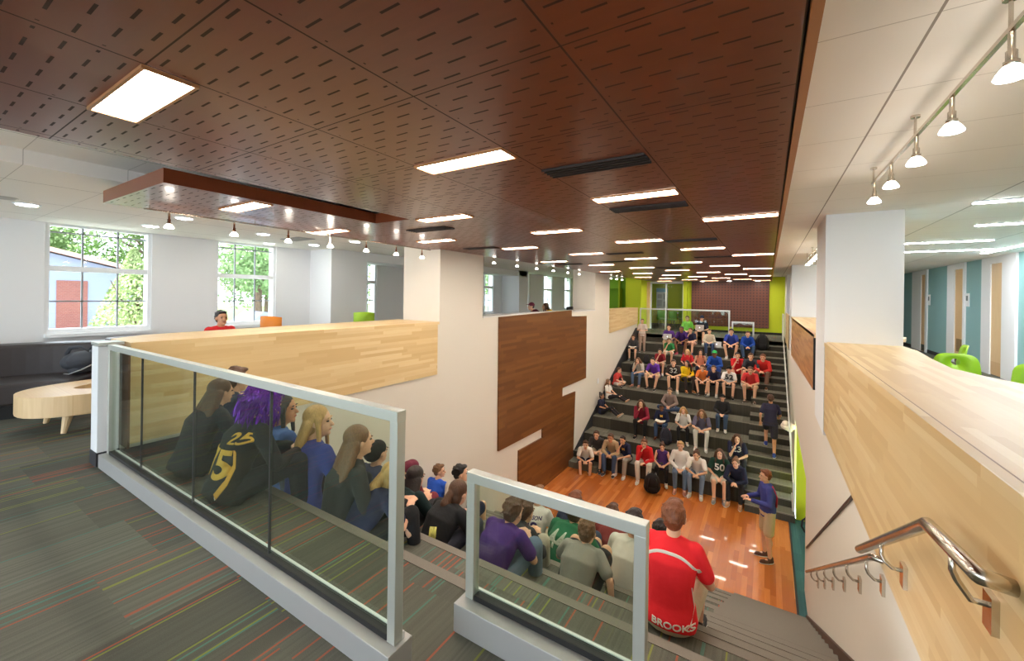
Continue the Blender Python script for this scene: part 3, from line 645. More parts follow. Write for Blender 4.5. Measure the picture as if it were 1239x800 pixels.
# lounge chairs glimpsed over the parapet
def simple_chair(loc, rz, label, c, grp=None, h=.0):
    t = thing('lounge_chair', label, 'chair', loc, rz, grp); mc = mat('chair%s' % str(c), c, .5)
    bm = bmesh.new(); n = 12
    for a in (0,):
        vs = [[bm.verts.new((.24*math.sin(-1.1+2.2*i/n), -.22*math.cos(-1.1+2.2*i/n), z+(.04*math.cos((-1.1+2.2*i/n)) if z > .6 else 0))) for i in range(n+1)] for z in (.5, .72+h, .84+h)]
    for q in range(2):
        for i in range(n): bm.faces.new((vs[q][i], vs[q][i+1], vs[q+1][i+1], vs[q+1][i]))
    o = obj('backrest', bm, mc, t, True); s = o.modifiers.new('s', 'SOLIDIFY'); s.thickness = .03
    bm = bmesh.new(); lathe(bm, (0, 0, 0), [(.22, .42), (.24, .44), (.24, .47), (.2, .48), (.001, .48)], 20); obj('seat', bm, mc, t, True)
    bm = bmesh.new(); tube(bm, [(-.2, -.1, .45), (-.21, -.19, .6)], .012, 6); tube(bm, [(.2, -.1, .45), (.21, -.19, .6)], .012, 6); obj('back_support', bm, m_steel, t, True)
    for a in range(4):
        bm = bmesh.new(); an = PI/4+a*PI/2; tube(bm, [(.15*math.cos(an), .15*math.sin(an), .43), (.24*math.cos(an), .24*math.sin(an), 0)], .012, 6); obj('leg', bm, m_steel, t, True)
    return t
q = atX(334, 398, -7.0); simple_chair((q.x, q.y, 0), .3, 'orange lounge chair just showing above the maple parapet', (226, 132, 30), h=.28)
q = atX(441, 391, -7.4); simple_chair((q.x, q.y, 0), .8, 'lime lounge chair just showing above the maple parapet', (160, 200, 40), h=.28)
simple_chair((-5.6, 12.3, 0), 2.4, 'black office chair behind the opening in the left wall', (34, 34, 36), h=.34)
# classroom furniture through the glass
for i, (x, y, r, l) in enumerate([(-4.7, 22.2, .3, 'left lime chair'), (-4.15, 22.0, -.2, 'middle lime chair'), (-3.75, 22.8, .6, 'right lime chair'), (-5.0, 23.6, 1.2, 'rear lime chair')]):
    simple_chair((x, y, 0), PI+r, l+' in the glazed classroom', (120, 196, 50), 'lime chairs in the glazed classroom')
t = thing('table', 'pale table in the glazed classroom', 'table', (-3.9, 23.6, 0))
obj('tabletop', boxes((-.6, .6, -.4, .4, .72, .75)), m_trim, t)
for sx in (-.5, .5):
    for sy in (-.3, .3): obj('leg', boxes((sx-.02, sx+.02, sy-.02, sy+.02, 0, .72)), m_steel, t)
bm = bmesh.new(); bx(bm, 0, .95, -.03, 0, 0, 1.5)
p = atY(794, 371, 25.9); q2_ = atY(808, 349, 25.9)
t = thing('poster_board', 'white and blue poster board on the classroom wall', 'poster', (p.x, 25.95, p.z-.1))
W_ = q2_.x-p.x; H_ = q2_.z-p.z+.1
obj('sheet', boxes((0, W_, -.03, 0, 0, H_)), m_trim, t); obj('blue_band', boxes((0, W_, -.034, -.03, H_*.82, H_)), mat('sky_blue_print', (150, 200, 228), .7), t)
obj('print', boxes((W_*.08, W_*.5, -.034, -.03, H_*.1, H_*.42), (W_*.62, W_*.92, -.034, -.03, H_*.08, H_*.34), (W_*.6, W_*.9, -.034, -.03, H_*.46, H_*.74), (W_*.1, W_*.5, -.034, -.03, H_*.5, H_*.7)), mat('grey_print', (206, 206, 210), .7), t)
# power outlet on hall wall
t = thing('wall_outlet', 'pale double outlet plate on the hall wall by the far steps', 'outlet', tuple(atX(723.5, 461, WX)))
obj('plate', boxes((0, .008, -.06, .06, -.09, .09)), m_trim, t)
# laptop etc
def laptop(loc, rz, label, opened=1.75):
    t = thing('laptop', label, 'laptop', loc, rz, 'silver laptops on laps on the far steps'); ms = mat('laptop_silver', (176, 170, 164), .35, .6)
    obj('base', boxes((-.16, .16, -.11, .11, 0, .014)), ms, t)
    # screen away from user: hinge at +y side (toward viewer front)
    bm = bmesh.new(); bx(bm, -.16, .16, 0, .22, 0, .008); o = obj('screen', bm, ms, t); o.location = (0, .11, .012); o.rotation_euler = (opened, 0, 0)
    bm = bmesh.new(); lathe(bm, (0, .11, -.001), [(.001, -.002), (.018, -.002), (.018, 0)], 14); g = obj('lid_emblem', bm, mat('glowing_emblem', (240, 246, 255), .5, emit=2), o)
    return t
# ------------------------------------------------------------------ people
def remeshed(bm, vox, smooth=3):
    finish(bm); me = bpy.data.meshes.new('tmp'); bm.to_mesh(me); bm.free()
    o = bpy.data.objects.new('tmp', me); COL.objects.link(o)
    r = o.modifiers.new('r', 'REMESH'); r.mode = 'VOXEL'; r.voxel_size = vox; r.use_smooth_shade = True
    if smooth: s = o.modifiers.new('s', 'SMOOTH'); s.factor = .5; s.iterations = smooth
    dg = bpy.context.evaluated_depsgraph_get(); dg.update()
    m2 = bpy.data.meshes.new_from_object(o.evaluated_get(dg)); bpy.data.objects.remove(o); bpy.data.meshes.remove(me)
    for p in m2.polygons: p.use_smooth = True
    return m2
V = Vector
def mirror(p): return V((-p[0], p[1], p[2]))
def pose(name):
    """joint positions; sitter faces +y, z = 0 is the seat (or the floor for standing)"""
    d = {}
    def spine(a, L=.50, hip=.10, hy=.0):
        d['pel'] = V((0, hy, hip)); n = V((0, hy+math.sin(a)*L, hip+math.cos(a)*L)); d['neck'] = n
        b = a*1.0
        d['chest'] = d['pel'].lerp(n, .68)+V((0, -.02-.05*abs(math.sin(a)), 0)); d['waist'] = d['pel'].lerp(n, .34)+V((0, -.01-.06*abs(math.sin(a)), 0))
        sh = d['pel'].lerp(n, .91); d['sL'] = sh+V((-.152, 0, -.018)); d['sR'] = sh+V((.152, 0, -.018))
    def head(p, fwd=.03, up=.135, yaw=0):
        n = d['neck']; d['head'] = n+V((0, fwd, up)); d['hp'] = p; d['hyaw'] = yaw
    def both(k, p): d[k+'L'] = V((-p[0], p[1], p[2])); d[k+'R'] = V(p)
    both('h', (.09, .02, .09))
    if name in ('elbows', 'chin', 'clasp'):
        spine(.50 if name != 'chin' else .42); head(.05, .08, .10)
        both('k', (.15, .43, .15)); both('a', (.13, .45, -.26)); both('e', (.22, d['sR'].y+.10, .25)); both('w', (.05, .45, .21))
        if name == 'chin': d['eR'] = V((.15, .36, .24)); d['wR'] = V((.06, .36, .45))
        if name == 'clasp': both('w', (.03, .50, .16)); both('k', (.20, .42, .15))
    elif name == 'upright':
        spine(.12); head(0, .04, .12); both('k', (.12, .43, .14)); both('a', (.11, .44, -.26)); both('e', (.24, .09, .29)); both('w', (.07, .30, .20))
    elif name == 'laptop':
        spine(.22); head(.2, .06, .12); both('k', (.14, .43, .14)); both('a', (.13, .44, -.26)); both('e', (.23, .16, .27)); both('w', (.10, .38, .24))
    elif name == 'crossleg':
        spine(.25); head(.15, .05, .12); both('k', (.33, .30, .13)); d['aL'] = V((.12, .34, .06)); d['aR'] = V((-.12, .26, .06)); both('e', (.25, .18, .30)); both('w', (.06, .34, .20))
    elif name == 'stretch':
        spine(-.08); head(0, .03, .13); both('k', (.10, .42, .20)); both('a', (.08, .80, .06)); both('e', (.23, .03, .33)); both('w', (.07, .26, .26))
    elif name == 'stretchup':
        spine(-.08); head(0, .03, .13); both('k', (.10, .40, .30)); both('a', (.08, .72, .07)); both('e', (.23, .03, .33)); both('w', (.07, .26, .26))
    elif name == 'backA':   # seen from behind, hunched
        spine(.38); head(.1, .05, .11); both('k', (.17, .42, .22)); both('a', (.15, .46, -.24)); both('e', (.24, .26, .26)); both('w', (.08, .44, .27))
    elif name == 'backB':
        spine(.22); head(0, .04, .12); both('k', (.15, .43, .20)); both('a', (.13, .46, -.24)); both('e', (.25, .14, .29)); both('w', (.08, .34, .26))
    elif name == 'slouch':
        spine(.34, .45, .09); head(.1, .06, .10); both('k', (.17, .40, .24)); both('a', (.15, .46, -.22)); both('e', (.25, .20, .22)); both('w', (.09, .38, .26))
    elif name == 'slump':
        spine(.58, .42, .09); head(.2, .09, .065); both('k', (.17, .40, .24)); both('a', (.15, .46, -.22)); both('e', (.25, .28, .20)); both('w', (.09, .42, .25))
    elif name == 'brace':   # hands on the tread beside the hips
        spine(.58, .42, .09); head(.2, .09, .065); both('k', (.16, .40, .34)); both('a', (.14, .52, -.02)); both('e', (.27, .0, .30)); both('w', (.33, .08, .05))
        d['eR'] = V((.29, .12, .26)); d['eL'] = V((-.25, .22, .25)); d['wL'] = V((-.10, .32, .30))
    elif name == 'profile':
        spine(.15); head(0, .05, .12, -.9); both('k', (.15, .43, .20)); both('a', (.13, .46, -.24)); both('e', (.24, .14, .29)); both('w', (.06, .32, .27))
    elif name == 'stand':
        spine(.05, .52, .96); head(0, .03, .13); both('h', (.09, 0, .93)); both('k', (.10, .02, .50)); both('a', (.11, -.01, .08)); both('e', (.24, .06, 1.14)); both('w', (.10, .32, 1.16))
    elif name == 'walk':
        spine(.10, .52, .96); head(0, .04, .13); both('h', (.09, 0, .93)); d['kL'] = V((-.1, .30, .70)); d['kR'] = V((.1, -.02, .50)); d['aL'] = V((-.1, .22, .30)); d['aR'] = V((.1, -.22, .12)); d['eL'] = V((-.24, -.10, 1.16)); d['eR'] = V((.24, .10, 1.15)); d['wL'] = V((-.24, .0, .94)); d['wR'] = V((.22, .3, 1.05))
    d['name'] = name; return d
POSES = {}
def getpose(n):
    if n not in POSES: POSES[n] = pose(n)
    return POSES[n]
def headrot(d): return (Euler((-d['hp']*1.0, 0, d['hyaw'])).to_matrix())
def hand(bm, w, e, s=1.0, side=1):
    dr = (w-e).normalized(); up = V((0, 0, 1)); lat = dr.cross(up)
    if lat.length < .1: lat = V((1, 0, 0))
    lat.normalize(); nrm = lat.cross(dr).normalized()
    R = Matrix((lat, dr, nrm)).transposed()
    ell(bm, w+dr*.045*s, (.040*s, .052*s, .017*s), R, 12)
    for i, (o, L) in enumerate(((-.030, .068), (-.010, .078), (.011, .074), (.031, .058))):
        a = w+dr*.080*s+lat*o*s; b = a+dr*L*.55*s+lat*o*.25*s-nrm*.008*s; c = b+dr*L*.35*s-nrm*.024*s
        capsule(bm, a, b, .0088*s, .008*s, 8); capsule(bm, b, c, .008*s, .007*s, 8)
    a = w+dr*.025*s+lat*side*.034*s; b = a+lat*side*.03*s+dr*.03*s-nrm*.01*s; c = b+dr*.030*s-nrm*.008*s
    capsule(bm, a, b, .012*s, .010*s, 8); capsule(bm, b, c, .010*s, .008*s, 8)
def torso(bm, d, k=1.0, g=0.0, low=True, fem=False):
    right = (1, 0, 0); P, Wt, C, N = d['pel'], d['waist'], d['chest'], d['neck']
    up = (N-P).normalized()
    pts = [P-up*.07, P-up*.0, Wt, C, P.lerp(N, .90), N+up*(-.005)]
    rx = [.10, .158, .138 if not fem else .125, .160 if not fem else .145, .135, .058]; ry = [.07, .115, .098, .112, .082, .052]
    tube(bm, pts, [r*k+g for r in ry], 18, ry=[r*k+g for r in rx], right=(0, 1, 0))
def limbs_arm(bm, d, g, frac=1.0, ball=True):
    for s in 'LR':
        sh, e, w = d['s'+s], d['e'+s], d['w'+s]
        if frac <= .5:
            t = frac*2; m = sh.lerp(e, t); capsule(bm, sh, m, .054+g, .046+g*1.6)
        else:
            capsule(bm, sh, e, .050+g, .040+g); t = (frac-.5)*2; m = e.lerp(w, t); capsule(bm, e, m, .040+g, .028+.012*(1-t)+g)
def body_mesh(pn, fem):
    d = getpose(pn); bm = bmesh.new()
    torso(bm, d, .94); R = headrot(d); H = d['head']
    capsule(bm, d['neck']-V((0, 0, .03)), H+R@V((0, -.015, -.07)), .054, .050)
    ell(bm, H+R@V((0, -.012, .025)), (.074, .092, .092), R, 20); ell(bm, H+R@V((0, .022, -.035)), (.056, .066, .080), R, 18)
    capsule(bm, H+R@V((0, .082, .008)), H+R@V((0, .102, -.022)), .009, .013, 10)
    ell(bm, H+R@V((0, .070, -.088)), (.024, .018, .016), R, 10)
    ell(bm, H+R@V((0, .080, -.052)), (.024, .010, .009), R, 10)
    for sx in (-1, 1):
        ell(bm, H+R@V((sx*.077, -.008, -.004)), (.010, .019, .030), R, 10); ell(bm, H+R@V((sx*.03, .078, .028)), (.024, .010, .007), R, 8)
    limbs_arm(bm, d, -.006)
    for s, sg in (('L', -1), ('R', 1)):
        hand(bm, d['w'+s], d['e'+s].lerp(d['w'+s], .0), 1.0, -sg)
        capsule(bm, d['h'+s], d['k'+s], .084, .056, 14); capsule(bm, d['k'+s], d['a'+s], .054, .036, 14)
        mid = d['k'+s].lerp(d['a'+s], .3); ell(bm, mid+V((0, -.015 if pn not in ('stretch',) else 0, 0)), (.05, .052, .08), None, 10)
        a = d['a'+s]; f = footdir(d, s); capsule(bm, a+V((0, 0, -.03)), a+f*.12+V((0, 0, -.045)), .034, .026)
    return remeshed(bm, .0085, 3)
def footdir(d, s):
    if d['name'] in ('stretch', 'stretchup'): return V((0, .55, .6)).normalized()
    if d['name'] == 'crossleg': return V((.9 if s == 'L' else -.9, .4, 0)).normalized()
    return V((.12 if s == 'R' else -.12, 1, 0)).normalized()
def shirt_mesh(pn, kind, fem):
    d = getpose(pn); bm = bmesh.new(); g = .022 if kind in ('long', 'hood') else .016
    torso(bm, d, 1.0, g, fem=fem)
    P, N = d['pel'], d['neck']; up = (N-P).normalized()
    # hem
    if pn in ('stand', 'walk'): tube(bm, [P-up*.10, P+up*.05], [.13, .125], 18, ry=[.178, .172], right=(0, 1, 0))
    else: tube(bm, [P-up*.075+V((0, -.005, 0)), P-up*.01, P+up*.10], [.135+g*.4, .142+g*.4, .12+g*.3], 18, ry=[.175+g*.4, .188+g*.4, .165+g*.3], right=(0, 1, 0))
    if kind != 'tank': limbs_arm(bm, d, g*.55, .35 if kind == 'short' else .97)
    capsule(bm, d['sL']+V((.03, 0, 0)), V((0, N.y, N.z-.035)), .046+g*.6, .050+g*.5); capsule(bm, d['sR']-V((.03, 0, 0)), V((0, N.y, N.z-.035)), .046+g*.6, .050+g*.5)
    if kind == 'hood': ell(bm, N+V((0, -.075, -.02)), (.11, .055, .085))
    return remeshed(bm, .0095, 4)
def legs_mesh(pn, kind, fem):
    d = getpose(pn); bm = bmesh.new(); g = .018 if not fem else .008
    if kind == 'short': g = .026
    P, N = d['pel'], d['neck']; up = (N-P).normalized()
    tube(bm, [P-V((0, 0, .085)), P, P+up*.07], [.10+g, .125+g*.5, .112], 16, ry=[.14+g, .165+g*.5, .152], right=(0, 1, 0))
    for s in 'LR':
        h, k, a = d['h'+s], d['k'+s], d['a'+s]
        if kind == 'short': m = h.lerp(k, .84); capsule(bm, h, m, .088+g*.5, .066+g)
        else: capsule(bm, h, k, .084+g, .056+g); capsule(bm, k, k.lerp(a, .93), .055+g, .040+g)
    return remeshed(bm, .0095, 3)
def shoe_mesh():
    bm = bmesh.new(); capsule(bm, (0, -.03, -.045), (0, .15, -.055), .040, .036, 12); capsule(bm, (0, -.02, .01), (0, .02, -.04), .042, .046, 12); ell(bm, (0, .07, -.066), (.046, .135, .022))
    return remeshed(bm, .008, 2)
def sole_mesh():
    bm = bmesh.new(); ell(bm, (0, .065, -.083), (.048, .142, .014), None, 18); return remeshed(bm, .008, 1)
def hair_mesh(style):
    bm = bmesh.new(); vox = .009; rnd = random.Random(hash(style) % 99 if False else len(style)*7)
    if style == 'short':
        for i in range(110):
            th = rnd.uniform(0, 2*PI); ph = rnd.uniform(-.45, 1.5); q = V((math.cos(th)*math.cos(ph), math.sin(th)*math.cos(ph), math.sin(ph)))
            if q.y > .25 and q.z < .62: continue
            a_ = V((0, -.026, .040))+V((q.x*.078, q.y*.088, q.z*.082)); capsule(bm, a_, a_+q*.010+V((rnd.uniform(-.012, .012), rnd.uniform(-.02, .005), -.016 if q.z < .5 else .0)), .012, .006, 6)
        ell(bm, (0, -.026, .042), (.082, .090, .086), None, 20); ell(bm, (0, -.055, -.01), (.068, .055, .07), None, 16); ell(bm, (0, .040, .098), (.058, .045, .022), None, 12)
    elif style == 'buzz':
        ell(bm, (0, -.022, .038), (.077, .088, .084), None, 20); ell(bm, (0, -.045, .0), (.068, .058, .07), None, 16)
    elif style in ('long', 'longback', 'pony', 'bun'):
        ell(bm, (0, -.024, .040), (.086, .096, .090), None, 20); ell(bm, (0, -.050, -.03), (.080, .060, .09), None, 16)
        if style in ('long', 'longback'):
            bk = .115 if style == 'longback' else .085; ext = .0
            for i in range(13):
                x = -.095+.19*i/12; L = .28 if style == 'long' else .25; cv = -.035*(1-(x/.1)**2); slope = .20 if style == 'longback' else .12
                y0 = -.045+cv; p0_ = V((x*.85, y0, .0)); p1_ = V((x*1.22+rnd.uniform(-.008, .008), y0-.03-slope*.12, -.14)); p2_ = V((x*1.3+rnd.uniform(-.015, .015), y0-.035-slope*.3, -.14-L*.45)); p3_ = V((x*1.05+rnd.uniform(-.02, .02), y0-.035-slope*.46, -.14-L*.75+rnd.uniform(-.05, .03)))
                capsule(bm, p0_, p1_, .036, .036, 8); capsule(bm, p1_, p2_, .034, .030, 8); capsule(bm, p2_, p3_, .028, .008, 8)
            if style == 'long':
                for sx in (-1, 1): capsule(bm, (sx*.075, .02, .03), (sx*.092, .035, -.20), .022, .016, 8)
        if style == 'pony':
            capsule(bm, (0, -.11, .01), (0, -.16, -.08), .035, .048); capsule(bm, (0, -.16, -.08), (.01, -.17, -.24), .048, .050); capsule(bm, (.01, -.17, -.24), (.02, -.16, -.36), .050, .018)
        if style == 'bun': ell(bm, (0, -.08, .115), (.045, .045, .04))
    elif style in ('cap', 'beanie'):
        ell(bm, (0, -.020, .048), (.084, .098, .084), None, 20)
        if style == 'cap': ell(bm, (0, .10, .062), (.062, .065, .010), None, 14)
        else: ell(bm, (0, -.07, .03), (.085, .10, .10), None, 18)
    elif style == 'wig':
        ell(bm, (0, -.02, .03), (.12, .13, .12), None, 20)
        for i in range(420):
            th, ph = rnd.uniform(0, 2*PI), rnd.uniform(-1.0, 1.3)
            q = V((math.cos(th)*math.cos(ph), math.sin(th)*math.cos(ph), math.sin(ph)))
            if q.y > .55 and q.z < .4: continue
            a = V((0, -.02, .03))+q*.11; b = a+q*.045+V((rnd.uniform(-.02, .02), rnd.uniform(-.02, .02), -.03)); c = b+V((rnd.uniform(-.03, .03), rnd.uniform(-.03, .01), -.09 if q.z < .3 else -.03))
            tube(bm, [a, b, c], [.006, .005, .002], 4)
        return rawmesh(bm)
    return remeshed(bm, vox, 2)
def rawmesh(bm):
    finish(bm); me = bpy.data.meshes.new('raw'); bm.to_mesh(me); bm.free(); return me
CACHE = {}
def cached(key, fn, *a):
    if key not in CACHE: CACHE[key] = fn(*a)
    return CACHE[key]
def part(name, me, m, parent, loc=(0, 0, 0), rot=None, label=None):
    if not me.materials: me.materials.append(None)
    o = bpy.data.objects.new(name, me); COL.objects.link(o); o.parent = parent; o.location = loc
    if rot is not None: o.rotation_euler = rot
    o.material_slots[0].link = 'OBJECT'; o.material_slots[0].material = m
    if label: o['label'] = label
    return o
def cloth(c, b=.25): return mat('cloth_%d_%d_%d' % c, c, .9, bump=b, bscale=14)
SK = {'fair': (232, 182, 150), 'tan': (206, 148, 112), 'brown': (140, 92, 64)}
def skin(k): return mat('skin_'+k, SK[k], .55, noise=.05, nscale=12)
HC = {'brown': (84, 54, 34), 'dark': (38, 26, 22), 'blond': (190, 150, 92), 'ltbrown': (116, 82, 54), 'black': (22, 18, 18), 'red': (120, 66, 36), 'purple': (112, 20, 170), 'green': (50, 170, 90), 'navy': (30, 34, 60), 'white': (230, 230, 230), 'maroon': (110, 40, 60)}
def hairm(k):
    n = 'hair_'+k
    if n in MATS: return MATS[n]
    m, q = newmat(n, .45 if k != 'purple' else .25); X, Y, Z = q.xyz()
    f = q.noise(q.comb(q.m_('MULTIPLY', X, 60), q.m_('MULTIPLY', Y, 60), q.m_('MULTIPLY', Z, 6)), 2, 4)
    c = lin(HC[k]); q.nt.links.new(q.mix(f, tuple(v*.55 for v in c[:3])+(1,), tuple(min(1, v*1.5) for v in c[:3])+(1,)), q.b.inputs['Base Color'])
    bp = q.nt.nodes.new('ShaderNodeBump'); bp.inputs['Strength'].default_value = .5; bp.inputs['Distance'].default_value = .01; q.nt.links.new(f, bp.inputs['Height']); q.nt.links.new(bp.outputs[0], q.b.inputs['Normal'])
    if k == 'purple': q.b.inputs['Metallic'].default_value = .5
    return m
def bvh_of(me): 
    return BVHTree.FromPolygons([v.co for v in me.vertices], [tuple(p.vertices) for p in me.polygons])
def print_on(parent_obj, text, size, x, z, side, m, name='lettering', arc=0, ydir=None, stretch=1.0, tilt=0, outline=None):
    """letters wrapped onto the garment mesh; side +1 = chest, -1 = back"""
    cu = bpy.data.curves.new('t', 'FONT'); cu.body = text; cu.size = size; cu.align_x = 'CENTER'; cu.align_y = 'CENTER'; cu.offset = size*.022
    to = bpy.data.objects.new('t', cu); COL.objects.link(to); dg = bpy.context.evaluated_depsgraph_get(); dg.update()
    me = bpy.data.meshes.new_from_object(to.evaluated_get(dg)); bpy.data.objects.remove(to)
    bm = bmesh.new(); bm.from_mesh(me); bmesh.ops.triangulate(bm, faces=bm.faces)
    for _ in range(3):
        es = [e for e in bm.edges if e.calc_length() > size*.12]
        if not es: break
        bmesh.ops.subdivide_edges(bm, edges=es, cuts=1); bmesh.ops.triangulate(bm, faces=bm.faces)
    key = ('bvh', parent_obj.data.name)
    if key not in CACHE: CACHE[key] = bvh_of(parent_obj.data)
    bv = CACHE[key]; ct, st_ = math.cos(tilt), math.sin(tilt)
    for v in bm.verts:
        lx, lz = v.co.x*stretch, v.co.y+arc*(v.co.x**2)*-1
        lx, lz = lx*ct-lz*st_, lx*st_+lz*ct
        px, pz = x+lx*(1 if side < 0 else -1), z+lz
        h = bv.ray_cast(V((px, side*2.0, pz)), V((0, -side, 0)))
        if h[0] is None: h = bv.find_nearest(V((px, side*.2, pz)))
        v.co = h[0]+V((0, side*.004, 0))
    me2 = bpy.data.meshes.new(name); bm.to_mesh(me2); bm.free(); me2.materials.append(m)
    o = bpy.data.objects.new(name, me2); COL.objects.link(o); o.parent = parent_obj
    s = o.modifiers.new('s', 'SOLIDIFY'); s.thickness = .003; s.offset = 0
    return o
def person(label, pn, loc, rz, shirt=('short', (200, 30, 30)), legs=('short', (190, 170, 130)), shoe=(230, 230, 230), hair=('short', 'brown'), sk='fair', fem=False, s=1.0, grp=None, chair=False):
    t = thing('person', label, 'person', loc, rz, grp); t.scale = (s, s, s)
    d = getpose(pn); R = headrot(d).to_euler()
    b = part('body', cached(('b', pn, fem), body_mesh, pn, fem), skin(sk), t)
    sh = part('shirt' if shirt[0] in ('short', 'tank') else ('hoodie' if shirt[0] == 'hood' else 'long_sleeved_top'), cached(('s', pn, shirt[0], fem), shirt_mesh, pn, shirt[0], fem), cloth(shirt[1]), t)
    part('shorts' if legs[0] == 'short' else 'trousers', cached(('l', pn, legs[0], fem), legs_mesh, pn, legs[0], fem), cloth(legs[1]), t)
    if shoe:
        for sd in 'LR':
            f = footdir(d, sd); a = d['a'+sd]; rzz = math.atan2(-f.x, f.y); rx = math.atan2(f.z, math.hypot(f.x, f.y))
            o = part('shoe', cached('shoe', shoe_mesh), cloth(shoe, .1), t, a+V((0, 0, .0)), (rx, 0, rzz)); part('sole', cached('sole', sole_mesh), mat('shoe_sole', (226, 224, 218), .6), o)
    if hair:
        part('hat' if hair[0] in ('cap', 'beanie') else 'hair', cached(('h', hair[0]), hair_mesh, hair[0]), hairm(hair[1]) if hair[0] not in ('cap', 'beanie') else cloth(HC[hair[1]]), t, d['head'], R)
        if hair[0] in ('cap', 'beanie'): part('hair', cached('undercap', lambda: remeshed(BM(ell, (0, -.05, -.005), (.073, .055, .06), None, 14), .009, 1)), hairm('dark'), t, d['head'], R)
    def eyes():
        bm = bmesh.new()
        for sx in (-1, 1): ell(bm, (sx*.030, .073, .012), (.013, .012, .007), None, 8)
        return rawmesh(bm)
    def brows():
        bm = bmesh.new()
        for sx in (-1, 1): ell(bm, (sx*.031, .081, .034), (.020, .008, .004), None, 8)
        return rawmesh(bm)
    part('eyes', cached('eyes', eyes), mat('eye_dark', (40, 30, 26), .3), t, d['head'], R)
    part('eyebrows', cached('brows', brows), hairm(hair[1] if hair and hair[0] not in ('cap', 'beanie', 'wig') else 'dark'), t, d['head'], R)
    part('lips', cached('lips', lambda: rawmesh(BM(ell, (0, .086, -.052), (.022, .007, .007), None, 10))), mat('lips', (180, 100, 90), .5), t, d['head'], R)
    return t, sh
def seat_at(px, py, m, near, pn, back=.20, yaw=0, rear=False):
    """returns location and scale so the head lands where the photo has it"""
    d = getpose(pn); dirn = 1 if near else -1
    hy = d['head'].y; hz = d['head'].z
    if rear: zs, yp = -.34*m, NK[m-1]+back
    elif near: zs, yp = -.34*m, NK[m]-back
    else: zs, yp = STG+.34*m, FM[m-1]+back
    c = math.cos(yaw)
    s = .95; lo = .92 if near else .84
    for _ in range(6):
        w = atY(px, py, yp+dirn*hy*s*c); h = w.z-zs; s = min(1.14 if near else 1.0, max(lo, h/hz))
    lx = w.x+(math.sin(yaw)*hy*s if not near else -math.sin(yaw)*hy*s)
    return (lx, yp, zs+.012), s, (0 if near else PI)+yaw
